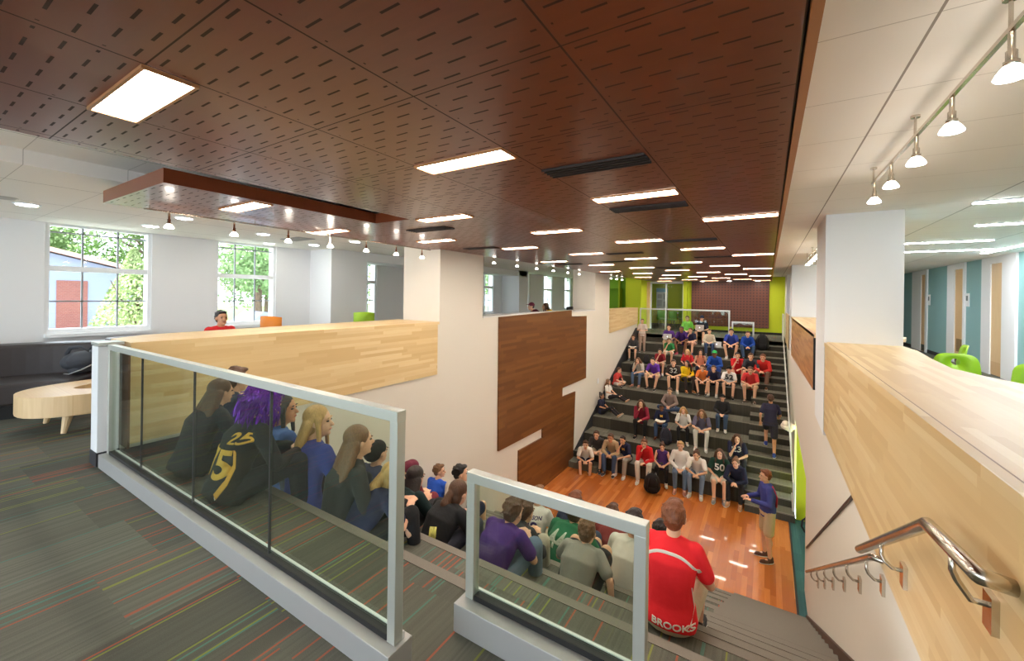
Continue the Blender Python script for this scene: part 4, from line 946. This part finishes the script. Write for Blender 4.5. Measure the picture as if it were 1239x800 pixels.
# ------------------------------------------------------------------ the far audience
GF = 'students seated on the far steps'
N_, Wh, Kh, Bk, Dk = (28, 32, 62), (236, 232, 226), (196, 176, 140), (28, 28, 30), (50, 50, 54)
Jn = (62, 80, 110)
far = [
 ('nt', 851, 383, 10, 'laptop', 'navy shirt and dark cap at the very top with a laptop', ('short', (36, 38, 60)), ('short', Dk), Wh, ('cap', 'navy'), 'fair', 0),
 ('lime', 831, 386, 10, 'upright', 'bright lime top at the top of the far steps', ('long', (150, 230, 90)), ('long', Dk), Dk, ('short', 'ltbrown'), 'fair', 0),
 ('pu1', 809, 397, 9, 'upright', 'purple shirt at the left end of the ninth step row', ('short', (86, 50, 130)), ('short', Kh), Wh, ('short', 'dark'), 'fair', 0),
 ('pu2', 826, 399, 9, 'clasp', 'purple jersey with black sleeves and bare legs', ('short', (76, 40, 120)), ('short', Bk), (200, 90, 110), ('short', 'dark'), 'brown', 0),
 ('np', 838, 401, 9, 'chin', 'navy shirt and pale pink shorts, hand at the mouth', ('short', (40, 44, 72)), ('short', (220, 170, 150)), (40, 50, 100), ('short', 'red'), 'fair', 0),
 ('st', 857, 402, 9, 'laptop', 'black and cream striped sweater and jeans', ('long', (214, 200, 176)), ('long', (58, 78, 112)), Dk, ('short', 'brown'), 'fair', 0),
 ('bt', 885, 400, 9, 'clasp', 'blue tee and black shorts beside an open laptop', ('short', (56, 76, 170)), ('short', Bk), (220, 220, 215), ('short', 'dark'), 'fair', 0),
 ('ro', 903, 405, 9, 'clasp', 'royal blue zip jacket and jeans beside the black backpack', ('long', (30, 80, 180)), ('long', (60, 86, 120)), Dk, ('short', 'brown'), 'fair', 0),
 ('rd', 765, 410, 8, 'laptop', 'dark grey jacket reading alone by the left wall', ('long', (66, 64, 66)), ('short', Dk), (90, 90, 90), ('short', 'brown'), 'fair', 0),
 ('gr', 808, 413, 8, 'chin', 'green tee and white shorts, hand at the mouth', ('short', (46, 130, 70)), ('short', (232, 226, 216)), Dk, ('short', 'brown'), 'fair', 0),
 ('dr', 796, 427, 7, 'chin', 'dark red shirt leaning behind the boy in purple', ('short', (140, 28, 40)), ('short', Kh), Wh, ('short', 'dark'), 'fair', 0),
 ('rb', 832, 428, 7, 'upright', 'long blond hair and a red top', ('short', (206, 40, 50)), ('long', Dk), Dk, ('long', 'blond'), 'fair', 1),
 ('pe', 847, 427, 7, 'upright', 'peach sleeveless top and long dark hair', ('tank', (222, 140, 110)), ('long', N_), Dk, ('long', 'dark'), 'fair', 1),
 ('gc', 865, 427, 7, 'elbows', 'blue jacket with white trim and a green cap', ('long', (36, 84, 176)), ('long', (40, 70, 150)), Dk, ('cap', 'green'), 'brown', 0),
 ('rh', 889, 431, 7, 'chin', 'red hockey jersey with a white C, hand at the mouth', ('short', (214, 34, 40)), ('short', (206, 40, 44)), Wh, ('short', 'dark'), 'fair', 0),
 ('bg', 905, 431, 7, 'clasp', 'black and grey jersey between two red hockey jerseys', ('short', (58, 62, 72)), ('short', Dk), Dk, ('short', 'brown'), 'fair', 0),
 ('r2', 927, 431, 7, 'elbows', 'red long sleeved hockey jersey with white stripes by the aisle', ('long', (214, 48, 44)), ('long', (130, 96, 80)), (120, 80, 50), ('short', 'red'), 'fair', 0),
 ('gt', 774, 437, 6, 'chin', 'light grey tee and blue jeans near the left wall', ('short', (196, 190, 180)), ('long', (88, 110, 140)), (180, 130, 110), ('long', 'ltbrown'), 'fair', 1),
 ('pt', 792, 436, 6, 'clasp', 'purple tee with white print and khaki shorts', ('short', (100, 50, 160)), ('short', Kh), (60, 60, 60), ('short', 'dark'), 'fair', 0),
 ('32', 811, 436, 6, 'elbows', 'dark football jersey numbered 32', ('short', (50, 38, 34)), ('short', Dk), Wh, ('short', 'brown'), 'fair', 0),
 ('ye', 827, 440, 6, 'profile', 'bright yellow jacket, dark leggings and tan boots', ('long', (240, 200, 20)), ('long', (52, 40, 36)), (150, 96, 50), ('long', 'dark'), 'fair', 1),
 ('or', 849, 446, 6, 'clasp', 'orange tee and black shorts', ('short', (244, 136, 66)), ('short', Dk), (70, 66, 60), ('short', 'brown'), 'fair', 0),
 ('no', 865, 447, 6, 'elbows', 'navy and orange jersey looking down', ('short', (34, 36, 66)), ('short', Bk), (190, 190, 186), ('short', 'brown'), 'fair', 0),
 ('52', 882, 448, 6, 'elbows', 'white football jersey numbered 52 and a dark cap', ('short', (240, 236, 230)), ('short', Dk), Bk, ('beanie', 'black'), 'fair', 0),
 ('rt', 909, 449, 6, 'elbows', 'coral red tee and khaki shorts with elbows on the knees', ('short', (220, 60, 62)), ('short', Kh), (110, 96, 84), ('short', 'brown'), 'fair', 0),
 ('pr', 811, 474, 4, 'crossleg', 'red shirt under an open plaid shirt, sitting cross-legged', ('long', (150, 130, 124)), ('long', Jn), (220, 214, 204), ('short', 'brown'), 'fair', 0),
 ('bl', 874, 482, 4, 'upright', 'black jacket and jeans with hands at the sides', ('long', (36, 36, 38)), ('long', (60, 78, 108)), Wh, ('cap', 'black'), 'fair', 0),
 ('ho', 800, 497, 3, 'laptop', 'navy hooded top with yellow hood, writing on paper', ('hood', (30, 36, 66)), ('long', (60, 84, 120)), (110, 64, 40), ('short', 'dark'), 'brown', 0),
 ('bw', 825, 497, 3, 'laptop', 'white printed tee and long blond hair leaning forward', ('short', (240, 236, 228)), ('long', Bk), Wh, ('long', 'blond'), 'fair', 1),
 ('gb', 847, 499, 3, 'elbows', 'brown hair with a white sweater over the knees', ('short', (100, 96, 120)), ('long', (228, 224, 216)), Wh, ('long', 'ltbrown'), 'fair', 1),
 ('pg', 772, 485, 3, 'chin', 'long brown hair and dark red plaid shirt, black boots', ('long', (150, 36, 60)), ('long', Bk), Bk, ('long', 'brown'), 'fair', 1),
 ('23', 888, 526, 2, 'chin', 'navy football jersey numbered 23, hand on the cheek', ('short', (34, 36, 64)), ('long', Dk), Dk, ('long', 'brown'), 'fair', 1),
 ('dg', 717, 524, 1, 'elbows', 'dark grey tee with red print, second in the front row', ('short', (72, 70, 70)), ('short', (190, 180, 160)), Dk, ('short', 'brown'), 'fair', 0),
 ('be', 737, 526, 1, 'elbows', 'beige sweater and blue jeans in the front row', ('long', (196, 168, 132)), ('long', (70, 90, 124)), (60, 60, 64), ('short', 'brown'), 'tan', 0),
 ('nv', 756, 534, 1, 'chin', 'navy tee with yellow print and grey trousers', ('short', (38, 42, 74)), ('long', (168, 160, 150)), Wh, ('short', 'dark'), 'fair', 0),
 ('rj', 776, 534, 1, 'chin', 'red baseball jacket and white trousers', ('long', (214, 34, 40)), ('long', (230, 222, 210)), Wh, ('short', 'red'), 'fair', 0),
 ('pv', 799, 541, 1, 'laptop', 'purple sleeveless jersey and black trousers beside the black backpack', ('tank', (86, 56, 130)), ('long', Bk), Wh, ('bun', 'brown'), 'fair', 1),
 ('ww', 822, 538, 1, 'upright', 'white top with red neckline, cropped jeans and sandals', ('long', (242, 238, 232)), ('long', (98, 122, 150)), (200, 140, 120), ('short', 'blond'), 'fair', 1),
 ('bn', 842, 541, 1, 'elbows', 'plain white tee, hair in a bun and light blue jeans', ('short', (240, 236, 230)), ('long', (120, 140, 168)), (224, 216, 210), ('bun', 'brown'), 'fair', 1),
 ('gj', 870, 547, 1, 'upright', 'green and yellow football jersey and bare legs', ('short', (28, 64, 50)), ('short', (206, 196, 178)), (150, 150, 150), ('long', 'brown'), 'fair', 1),
 ('nb', 894, 552, 1, 'elbows', 'navy sweater and black trousers at the right end of the front row', ('long', (32, 36, 60)), ('long', (24, 24, 28)), (200, 150, 110), ('bun', 'ltbrown'), 'fair', 1),
]
PEO = {}
w = atY(704, 534, 10.85); d = getpose('elbows')
PEO['wt'] = person('seated boy in white tee and navy shorts on the low left step', 'elbows', (w.x, 10.85+d['head'].y*.95, STG+.18), PI+.35, ('short', (244, 240, 232)), ('short', N_), (214, 210, 204), ('short', 'brown'), 'fair', False, .95, GF)
for k, px, py, m, pn, lab, sh, lg, so, hr, sk_, fem in far:
    yaw = {'ye': .5, 'wt': .35}.get(k, random.uniform(-.18, .18))
    back = .16 if m < 10 else .35
    loc, s, rz = seat_at(px, py, m, False, pn, back, yaw)
    who = 'seated girl in ' if fem else 'seated boy in '
    if lab.split()[0] in ('bright', 'light', 'dark', 'black', 'red', 'plain', 'white', 'coral', 'orange', 'navy', 'purple', 'green', 'blue', 'royal', 'peach', 'beige', 'long', 'brown'): pass
    if lab.startswith(('long blond', 'long brown', 'brown hair')): who = 'seated girl with '
    PEO[k] = person(who+lab, pn, loc, rz, sh, lg, so, hr, sk_, bool(fem), s, GF)
m_wl = mat('white_lettering', (240, 236, 228), .7); m_yl = mat('gold_lettering', (236, 180, 70), .7); m_rl = mat('red_lettering', (170, 40, 44), .7)
def chest(k, text, size, z, m=m_wl, name='jersey_number', **kw): print_on(PEO[k][1], text, size, 0, z, 1, m, name, **kw)
chest('32', '32', .26, .36); chest('52', '52', .26, .36, mat('black_lettering', (30, 30, 34), .7)); chest('23', '23', .24, .36); chest('gj', '50', .24, .38)
chest('rh', 'C', .14, .44, name='letter'); chest('nv', 'M', .12, .38, m_yl, 'print'); chest('ho', 'M', .13, .40, m_yl, 'letter'); chest('dg', 'USA', .1, .38, m_rl, 'print') if False else None
# three leaning against the left wall, legs along the tread
def side_sitter(px, py, m, lab, pn, sh, lg, so, hr, sk_, fem, s=.95, yb=.38):
    z = STG+.34*m; y = FM[m-1]+yb; d = getpose(pn)
    w = atY(px, py, y); x = max(WX+.18, w.x-d['head'].y*s)
    hs = (w.z-z)/d['head'].z; s = min(1.08, max(.82, hs))
    return person(lab, pn, (x, y, z+.012), -PI/2-.12, sh, lg, so, hr, sk_, fem, s, GF)
PEO['rv'] = side_sitter(744, 449, 5, 'seated boy in red basketball vest against the left wall, legs crossed', 'crossleg', ('short', (214, 70, 66)), ('short', (196, 186, 174)), Dk, ('short', 'brown'), 'fair', False)
PEO['wc'] = side_sitter(735, 466, 4, 'seated girl in white cardigan with bare feet stretched along the step', 'stretch', ('short', (240, 236, 230)), ('long', (36, 34, 38)), None, ('long', 'ltbrown'), 'fair', True)
PEO['ng'] = side_sitter(728, 482, 3, 'seated girl in navy jersey against the left wall, knees raised', 'stretchup', ('short', (30, 34, 58)), ('long', (32, 30, 34)), (190, 160, 130), ('bun', 'dark'), 'tan', True)
bm = bmesh.new()
t, sh_ = PEO['rv']
# ------------------------------------------------------------------ standing people
w = atZ(928, 676, STG)
t, _ = person('standing man in blue and red jacket and khaki shorts with hands together on the stage', 'stand', (w.x, w.y-.05, STG+.012), PI*.62, ('long', (66, 74, 150)), ('short', (206, 190, 156)), (90, 60, 50), ('short', 'red'), 'fair', False, .98)
bm = bmesh.new(); d = getpose('stand')
for sx in (-1, 1): tube(bm, [d['s'+('L' if sx < 0 else 'R')]+V((-.02*sx, -.05, .055)), d['chest']+V((.12*sx, -.105, -.05)), d['waist']+V((.11*sx, -.10, -.06))], [.022, .03, .03], 8, ry=[.012, .012, .012])
obj('red_side_panel', bm, cloth((200, 50, 70)), t, True)
j = 5; w = atY(930, 470, FM[0]+.375*(j-1))
person('person in dark navy clothes walking up the far right aisle stairs', 'walk', (.08, 11.4+.375*(j-2)+.2, STG+.17*j), 0, ('short', (44, 42, 66)), ('short', (50, 44, 60)), (50, 70, 150), ('short', 'brown'), 'tan', False, .92)
w = atY(777, 408, FM[7]+.3)
person('person in pale top and beige trousers standing on the upper left steps', 'stand', (w.x, FM[7]+.3, STG+.34*8+.01), PI+.3, ('short', (206, 190, 178)), ('long', (176, 150, 134)), (120, 100, 90), ('short', 'ltbrown'), 'fair', False, .78)
# ------------------------------------------------------------------ things carried or set down by the far audience
def onlap(k, dy=.30, dz=.20):
    t = PEO[k][0]; c, s = math.cos(t.rotation_euler[2]), math.sin(t.rotation_euler[2]); sc = t.scale[0]
    return (t.location[0]-s*dy*sc, t.location[1]+c*dy*sc, t.location[2]+dz*sc), t.rotation_euler[2]
l, r = onlap('nt', .36, .235); laptop(l, r, 'silver laptop on the lap of the boy in navy at the top')
l, r = onlap('pu1', .34, .225); laptop(l, r, 'silver laptop on the lap of the boy in purple at the left')
b = PEO['bt'][0].location; w = atY(867, 412, FM[8]+.1); laptop((w.x, FM[8]+.25, STG+.34*9+.01), PI, 'silver laptop standing open between the striped sweater and the blue tee')
def paper(k, lab, dy=.36, dz=.25, c=(236, 230, 220)):
    l, r = onlap(k, dy, dz); t = thing('book', lab, 'book', l, r); bm = bmesh.new()
    prism(bm, [(-.14, .03), (0, .0), (.14, .03), (.14, .045), (0, .018), (-.14, .045)], 'y', -.1, .1); obj('pages', bm, mat('paper', c, .8), t)
paper('rd', 'open white book on the lap of the boy by the left wall'); paper('ho', 'white papers on the lap of the student in the navy hooded top')
l, r = onlap('pv', .42, .3); t = thing('phone', 'dark phone held by the girl in the purple jersey', 'phone', l, r); obj('case', boxes((-.035, .035, -.06, .06, 0, .01)), m_black, t, bevel=.002)
def far_bag(px, m, lab, c1, c2, s=1.0, back=.3, rz=PI, floor=False, y=None):
    z = STG+.34*m if not floor else STG; yy = y if y else FM[m-1]+back; w = atY(px, 500, yy)
    return backpack('backpack', lab, (w.x, yy, z+.01), rz+.001, c1, c2, s)
far_bag(921, 9, 'large black backpack beside the boy in the royal blue jacket', (30, 30, 32), (120, 120, 124), 1.25, .3)
far_bag(806, 2, 'dark backpack with pink stripes on the step below the navy hooded top', (44, 46, 60), (224, 84, 96), 1.0, .35)
w = atZ(788, 597, STG); t = backpack('backpack', 'black and white backpack leaning on the stage in front of the first step', (w.x, w.y+.05, STG+.01), PI+.3, (26, 26, 30), (150, 150, 154), 1.15); t.rotation_euler[0] = -.25
far_bag(766, 6, 'black bag with yellow top beside the boy in the red vest', (30, 30, 32), (220, 200, 60), .85, .45)
far_bag(781, 7, 'small dark bag on the upper step right of the reading boy', (40, 38, 40), (70, 70, 74), .7, .4)
w = atZ(970, 648, STG); backpack('backpack', 'dark bag on the teal carpet in the lime alcove', (.62+.2, 10.6, STG+.01), 1.2, (40, 36, 40), (60, 60, 64), .9)
# ------------------------------------------------------------------ the near audience, seen from behind
GN = 'students seated on the near steps'
def near(k, px, py, m, pn, lab, sh, lg, so, hr, sk_='fair', fem=False, yaw=0, back=.17, ms=None, rear=True):
    loc, s, rz = seat_at(px, py, m, True, pn, back, yaw, rear)
    if ms: s = ms
    PEO[k] = person(lab, pn, loc, rz, sh, lg, so, hr, sk_, fem, s, GN)
near('hd', 290, 462, 0, 'backA', 'seated boy in dark navy hooded top leaning by the maple wall', ('hood', (34, 44, 74)), ('long', (30, 34, 54)), Dk, ('short', 'brown'), back=.05, yaw=.1, rear=False)
near('bh', 268, 476, 0, 'backA', 'seated girl with long brown hair in a black and red hockey jersey', ('long', (30, 30, 40)), ('long', (26, 26, 32)), Dk, ('longback', 'brown'), fem=True, back=.27, rear=False)
near('wg', 312, 486, 0, 'backA', 'seated student in purple tinsel wig and black and gold jersey numbered 25', ('long', (34, 34, 38)), ('long', (30, 32, 40)), Dk, ('wig', 'purple'), back=.30, yaw=-.25, rear=False)
near('dh', 344, 497, 1, 'profile', 'seated girl with long dark hair and blue top looking right behind the gold jersey', ('short', (70, 100, 160)), ('long', (30, 32, 40)), Dk, ('long', 'dark'), 'tan', True)
near('bo', 386, 512, 1, 'profile', 'seated girl with long blond hair and red and blue striped sleeve', ('short', (60, 70, 140)), ('long', (34, 34, 42)), Dk, ('long', 'blond'), fem=True)
near('le', 423, 532, 1, 'backB', 'seated girl in large black leather jacket with long light brown hair', ('long', (48, 48, 46)), ('long', (24, 24, 26)), Bk, ('longback', 'ltbrown'), fem=True, yaw=-.4)
near('bk', 458, 549, 2, 'backB', 'seated student in black slouchy beanie behind the silver post', ('long', (60, 64, 90)), ('long', Dk), Dk, ('beanie', 'black'), fem=True)
near('po', 458, 583, 1, 'slump', 'seated girl with blond ponytail next to the leather jacket', ('short', (34, 40, 70)), ('long', Bk), Dk, ('pony', 'blond'), fem=True, yaw=-.3)
near('bl2', 503, 598, 2, 'slump', 'seated girl with long black hair in a dark green top', ('short', (22, 44, 44)), ('long', Dk), Dk, ('longback', 'dark'), fem=True)
near('mh', 499, 576, 3, 'slouch', 'seated student in a maroon hooded top beyond the black haired girl', ('hood', (122, 44, 58)), ('long', (122, 44, 58)), Dk, ('beanie', 'maroon'))
near('bt2', 532, 571, 6, 'profile', 'seated boy in bright blue tee leaning on the hall wall, facing right', ('short', (40, 90, 200)), ('short', Dk), Wh, ('short', 'ltbrown'))
near('pf', 558, 574, 5, 'profile', 'seated dark haired boy in red and white jersey left of the low railing', ('short', (230, 222, 214)), ('short', N_), Wh, ('short', 'black'))
near('p2', 546, 596, 2, 'slump', 'seated girl with long brown ponytail, black top with yellow flower pattern', ('long', (34, 34, 36)), ('long', (60, 62, 74)), Dk, ('pony', 'brown'), fem=True, yaw=-.15)
near('pu', 613, 622, 2, 'slump', 'seated boy in purple tee and jeans behind the low glass railing', ('short', (76, 40, 122)), ('long', (110, 132, 156)), Dk, ('short', 'brown'), yaw=-.12)
near('gy2', 624, 632, 3, 'slump', 'seated boy in dark grey hooded top with black sleeve', ('hood', (58, 58, 62)), ('long', (196, 188, 170)), Dk, ('short', 'brown'), yaw=-.2)
near('28', 652, 600, 6, 'backB', 'seated student in white football jersey numbered 28', ('short', (236, 232, 226)), ('long', (200, 192, 176)), Wh, ('short', 'ltbrown'))
near('44', 690, 622, 4, 'slump', 'seated boy in green football jersey numbered 44', ('short', (28, 108, 72)), ('short', N_), Wh, ('short', 'brown'), yaw=-.1, ms=1.12)
near('og', 697, 600, 6, 'backB', 'seated student with reddish hair above the low railing', ('short', (44, 50, 80)), ('long', Jn), Dk, ('short', 'red'))
near('br', 742, 609, 7, 'backB', 'seated brown haired student lower down beyond the low railing', ('short', (150, 60, 60)), ('long', Dk), Dk, ('short', 'brown'), sk_='tan')
near('wh', 768, 634, 4, 'backA', 'seated student in pale grey sweatshirt beyond the grey tee', ('long', (222, 218, 210)), ('long', (212, 206, 196)), Wh, ('short', 'dark'), sk_='tan')
near('gy', 711, 650, 3, 'brace', 'seated boy in grey tee and black shorts leaning on one hand', ('short', (152, 150, 142)), ('short', (34, 32, 34)), Dk, ('short', 'ltbrown'))
near('rd2', 816, 627, 2, 'backB', 'seated boy in red sports shirt with white shoulder stripe', ('short', (250, 40, 52)), ('short', (206, 196, 172)), Dk, ('short', 'red'), back=.05, rear=False)
near('w3', 800, 645, 5, 'backA', 'seated student in white shirt just left of the red shirt', ('short', (226, 220, 212)), ('long', (200, 196, 190)), Wh, ('short', 'dark'))
def back(k, text, size, x, z, m, name='jersey_number', **kw): print_on(PEO[k][1], text, size, x, z, -1, m, name, **kw)
back('44', '44', .17, -.035, .37, mat('pale_lettering', (196, 206, 190), .7)); back('28', '28', .2, 0, .38, mat('purple_lettering', (60, 44, 110), .7)); back('28', 'PETERSON', .055, 0, .50, mat('purple_lettering'), 'name_lettering')
back('rd2', 'BROOKS', .056, .045, .10, m_wl, 'hem_lettering', stretch=1.25)
back('wg', '75', .27, .03, .29, m_yl); back('wg', '25', .10, .14, .47, m_yl, 'shoulder_number')
# white shoulder stripe and piping of the red shirt
def stripe_on(k, pts, r, m, name, side=-1):
    sh = PEO[k][1]; key = ('bvh', sh.data.name)
    if key not in CACHE: CACHE[key] = bvh_of(sh.data)
    bv = CACHE[key]; out = []
    for x, z in pts:
        h = bv.ray_cast(V((x, side*2, z)), V((0, -side, 0)))
        out.append((h[0] if h[0] is not None else bv.find_nearest(V((x, side*.3, z)))[0])+V((0, side*.002, 0)))
    bm = bmesh.new(); tube(bm, out, .004, 8, ry=r, right=(0, 1, 0)); obj(name, bm, m, sh, True)
stripe_on('rd2', [(-.19+.38*i/30, .525-.115*abs(-1+2*i/30)**2.6) for i in range(31)], .016, m_wl, 'shoulder_stripe')
stripe_on('rd2', [(-.15, .33), (-.165, .2), (-.155, .12), (-.13, .09)], .004, m_wl, 'piping'); stripe_on('rd2', [(.15, .33), (.165, .2), (.155, .12), (.13, .09)], .004, m_wl, 'piping')
bm = bmesh.new(); 
stripe_on('wg', [(-.15, .10), (-.08, .065), (0, .05), (.08, .065), (.15, .10)], .016, m_wl, 'hem_stripe'); stripe_on('wg', [(.15, .40), (.155, .3), (.15, .2), (.14, .12)], .075, cloth((226, 160, 60)), 'gold_side_panel')
stripe_on('p2', [(.03, .34), (.05, .28), (.06, .2), (.05, .10)], .075, mat('yellow_print', (214, 208, 110), .8, noise=.35, nscale=25), 'patterned_panel')
stripe_on('bh', [(-.14, .42), (-.16, .36), (-.15, .30)], .02, m_rl, 'sleeve_emblem')
# phone in the hand of the blond girl
w = atY(364, 534, 2.45); t = thing('phone', 'small white phone held beside the long blond hair', 'phone', tuple(w), .3); obj('case', boxes((-.035, .035, -.05, .05, 0, .012)), m_trim, t, bevel=.002)
# ------------------------------------------------------------------ people beyond the parapets
w = atX(269, 384, -7.2)
t, sh = person('seated boy in red jersey behind the long maple parapet by the window', 'upright', (w.x-.12, w.y-.0, w.z-.735), -PI/2, ('short', (206, 34, 36)), ('long', Dk), Wh, ('short', 'dark'), 'tan', False, 1.0)
q = t.location; tt = thing('stool', 'stool under the boy in the red jersey', 'stool', (q[0], q[1], 0)); zz = q[2]
bm = bmesh.new(); lathe(bm, (0, 0, 0), [(.001, zz-.05), (.19, zz-.05), (.2, zz-.03), (.19, zz-.01), (.001, zz-.01)], 20); obj('seat', bm, m_leather, tt, True)
bm = bmesh.new(); lathe(bm, (0, 0, 0), [(.2, 0), (.2, .02), (.03, .04), (.025, zz-.05)], 20); obj('pedestal', bm, m_steel, tt, True)
for px, lab, c, hr in ((649, 'seated student in maroon top and red white cap in the left wall opening', (90, 30, 50), ('cap', 'maroon')), (666, 'seated girl in yellow top with long brown hair in the left wall opening', (226, 190, 40), ('long', 'brown'))):
    w = atX(px, 372, -5.9)
    t, sh = person(lab, 'elbows', (w.x, w.y+.3, w.z-.62), PI*.75, ('short', c), ('long', Dk), Dk, hr, 'fair', px > 660, 1.0, 'students in the left wall opening')
    q = t.location; tt = thing('stool', 'stool under the %s' % ('student in the cap' if px < 660 else 'girl in yellow'), 'stool', (q[0], q[1], 0)); zz = q[2]
    bm = bmesh.new(); lathe(bm, (0, 0, 0), [(.001, zz-.05), (.19, zz-.05), (.2, zz-.03), (.19, zz-.01), (.001, zz-.01)], 20); obj('seat', bm, m_leather, tt, True)
    bm = bmesh.new(); lathe(bm, (0, 0, 0), [(.2, 0), (.2, .02), (.03, .04), (.025, zz-.05)], 20); obj('pedestal', bm, m_steel, tt, True)
# ------------------------------------------------------------------ outside the windows
struct('ground', boxes((-80, -9.3, -60, 80, -1.2, -1.0)), mat('grass_ground', (110, 140, 70), .95, noise=.3, nscale=1.5))
struct('path', boxes((-26, -12, -10, 10, -1.0, -.98)), mat('pale_paving', (210, 205, 195), .9))
t = thing('white_annex', 'white building with brick infill seen through the first window', 'building', (-24, 0, -1))
bm = bmesh.new(); prism(bm, [(-4, 0), (7.4, 0), (7.4, 3.1), (2.0, 4.5), (-4, 3.0)], 'x', -4, 0); obj('wall', bm, mat('annex_shaded_white', (128, 136, 158), .8), t)  # white wall with its shade put into the colour, dimmed and blued
bm = bmesh.new(); prism(bm, [(-4.3, 2.95), (2.0, 4.55), (7.8, 3.05), (7.8, 3.2), (2.0, 4.72), (-4.3, 3.1)], 'x', -4.3, .25); obj('roof', bm, mat('annex_roof', (200, 160, 150), .8), t)
mb = newmat('brick_infill', .9)[0]; q = mb.node_tree; bt = q.nodes.new('ShaderNodeTexBrick'); bt.inputs['Color1'].default_value = lin((116, 66, 60)); bt.inputs['Color2'].default_value = lin((128, 76, 68)); bt.inputs['Mortar'].default_value = lin((130, 100, 92)); bt.inputs['Scale'].default_value = 4
mp = q.nodes.new('ShaderNodeMapping'); mp.inputs['Rotation'].default_value = (0, PI/2, PI/2); tcn = q.nodes.new('ShaderNodeTexCoord'); q.links.new(tcn.outputs['Object'], mp.inputs[0]); q.links.new(mp.outputs[0], bt.inputs[0]); q.links.new(bt.outputs[0], q.nodes['Principled BSDF'].inputs['Base Color'])
a = atX(68, 370, -23.97); b_ = atX(106, 370, -23.97)
obj('brick_panel', boxes((0, .03, a.y, b_.y, 0, 2.9)), mb, t)
t = thing('garden_bench', 'pale slatted bench in front of the white building', 'bench', (-23, (a.y+b_.y)/2, -.98)); mw = mat('bench_white', (222, 216, 206), .8)
obj('seat', boxes((-.2, .2, -.8, .8, .40, .44)), mw, t)
obj('back', boxes((-.24, -.2, -.8, .8, .8, .86), *[(-.23, -.21, -.78+.12*i, -.74+.12*i, .44, .8) for i in range(14)]), mw, t)
for sx in (-.18, .18):
    for sy in (-.76, .76): obj('leg', boxes((sx-.03, sx+.03, sy-.03, sy+.03, 0, .42)), mw, t)
def tree(name, lab, x, y, h, r, col, n=2600, seed=1, trunk=True, zb=-1.0, col2=None, conic=False, leaf=.14):
    rnd = random.Random(seed); t = thing(name, lab, 'tree', (x, y, zb), 0, 'trees outside the windows')
    bm = bmesh.new(); tube(bm, [(0, 0, 0), (.05, 0, h*.4), (0, .1, h*.75)], [r*.09, r*.06, r*.02], 8)
    for i in range(6):
        a = rnd.uniform(0, 6.28); tube(bm, [(0, 0, h*rnd.uniform(.3, .5)), (r*.6*math.cos(a), r*.6*math.sin(a), h*rnd.uniform(.6, .8))], [r*.035, r*.01], 6)
    obj('trunk', bm, mat('bark', (96, 80, 66), .9, noise=.3, nscale=8), t)
    bm = bmesh.new(); clumps = [(rnd.uniform(-.62, .62)*r, rnd.uniform(-.62, .62)*r, h*rnd.uniform(.35, .92), r*rnd.uniform(.28, .5)) for _ in range(16)]
    for i in range(n):
        if conic:
            zz = rnd.random()**1.3; rr = r*(1-zz)*math.sqrt(rnd.random())*1.05+.05; a = rnd.uniform(0, 6.28); c = V((rr*math.cos(a), rr*math.sin(a), .15*h+zz*h*.85))
        else:
            cx, cy_, cz, cr = rnd.choice(clumps); q = V((rnd.gauss(0, 1), rnd.gauss(0, 1), rnd.gauss(0, 1))).normalized()*cr*(rnd.random()**.4); c = V((cx, cy_, cz))+q
        u = V((rnd.gauss(0, 1), rnd.gauss(0, 1), rnd.gauss(0, 1))).normalized(); v = u.orthogonal().normalized(); L = leaf*rnd.uniform(.6, 1.4)
        vs = [bm.verts.new(c+p) for p in (u*L, v*L*.5, -u*L, -v*L*.5)]; bm.faces.new(vs)
    o = obj('foliage', bm, mat('leaf_%d%d' % (col[0], col[1]), col, .7, noise=.45, nscale=2.0), t)
    return t
tree('small_tree', 'bushy pale green small tree close to the first window', -17.5, 4.75, 3.9, 1.25, (160, 178, 120), 9000, 3, conic=True, leaf=.055)
tree('leafy_tree', 'tall green tree right of the white building', -31, 9.5, 9, 3.4, (104, 132, 74), 9000, 5, leaf=.13)
tree('leafy_tree', 'low tree line behind the white building roof', -38, -.5, 7.4, 3.2, (124, 146, 96), 8000, 6, leaf=.13)
tree('leafy_tree', 'second low tree behind the white building', -40, 6.5, 7.2, 3.0, (128, 150, 98), 8000, 16, leaf=.13)
tree('leafy_tree', 'large light green tree filling the second window', -19, 9.3, 7.5, 2.5, (124, 154, 100), 12000, 7, leaf=.085)
tree('leafy_tree', 'large dark green tree at the right of the second window', -25, 15, 8.5, 3.2, (100, 130, 82), 11000, 8, leaf=.10)
tree('leafy_tree', 'tall tree behind the second window trees', -36, 18.5, 9.5, 4.2, (112, 138, 92), 9000, 9, leaf=.14)
tree('leafy_tree', 'green tree outside the third lounge window', -17, 15.5, 7, 2.6, (120, 150, 90), 6000, 10, leaf=.10)
tree('leafy_tree', 'green tree outside the opening windows', -18, 27, 8, 3.2, (120, 150, 90), 6000, 11, leaf=.11)
t = thing('garden_shed', 'small white gabled shed outside the second window', 'shed', (-15.2, 6.9, -1)); bm = bmesh.new(); prism(bm, [(0, 0), (1.6, 0), (1.6, 1.75), (.75, 1.85), (0, 1.2)], 'x', -1.4, 0); obj('wall', bm, mat('annex_shaded_white'), t)

# empties that sit at the world origin move to the base of their thing
bpy.context.view_layer.update()
for o in [o for o in S.objects if o.type == 'EMPTY' and o.parent is None and o.location.length < 1e-6]:
    pts = [V(c) for ch in o.children for c in ch.bound_box]
    if not pts: continue
    b = V(((min(p.x for p in pts)+max(p.x for p in pts))/2, (min(p.y for p in pts)+max(p.y for p in pts))/2, min(p.z for p in pts)))
    o.location = b
    for ch in o.children: ch.matrix_parent_inverse = Matrix.Translation(-b)
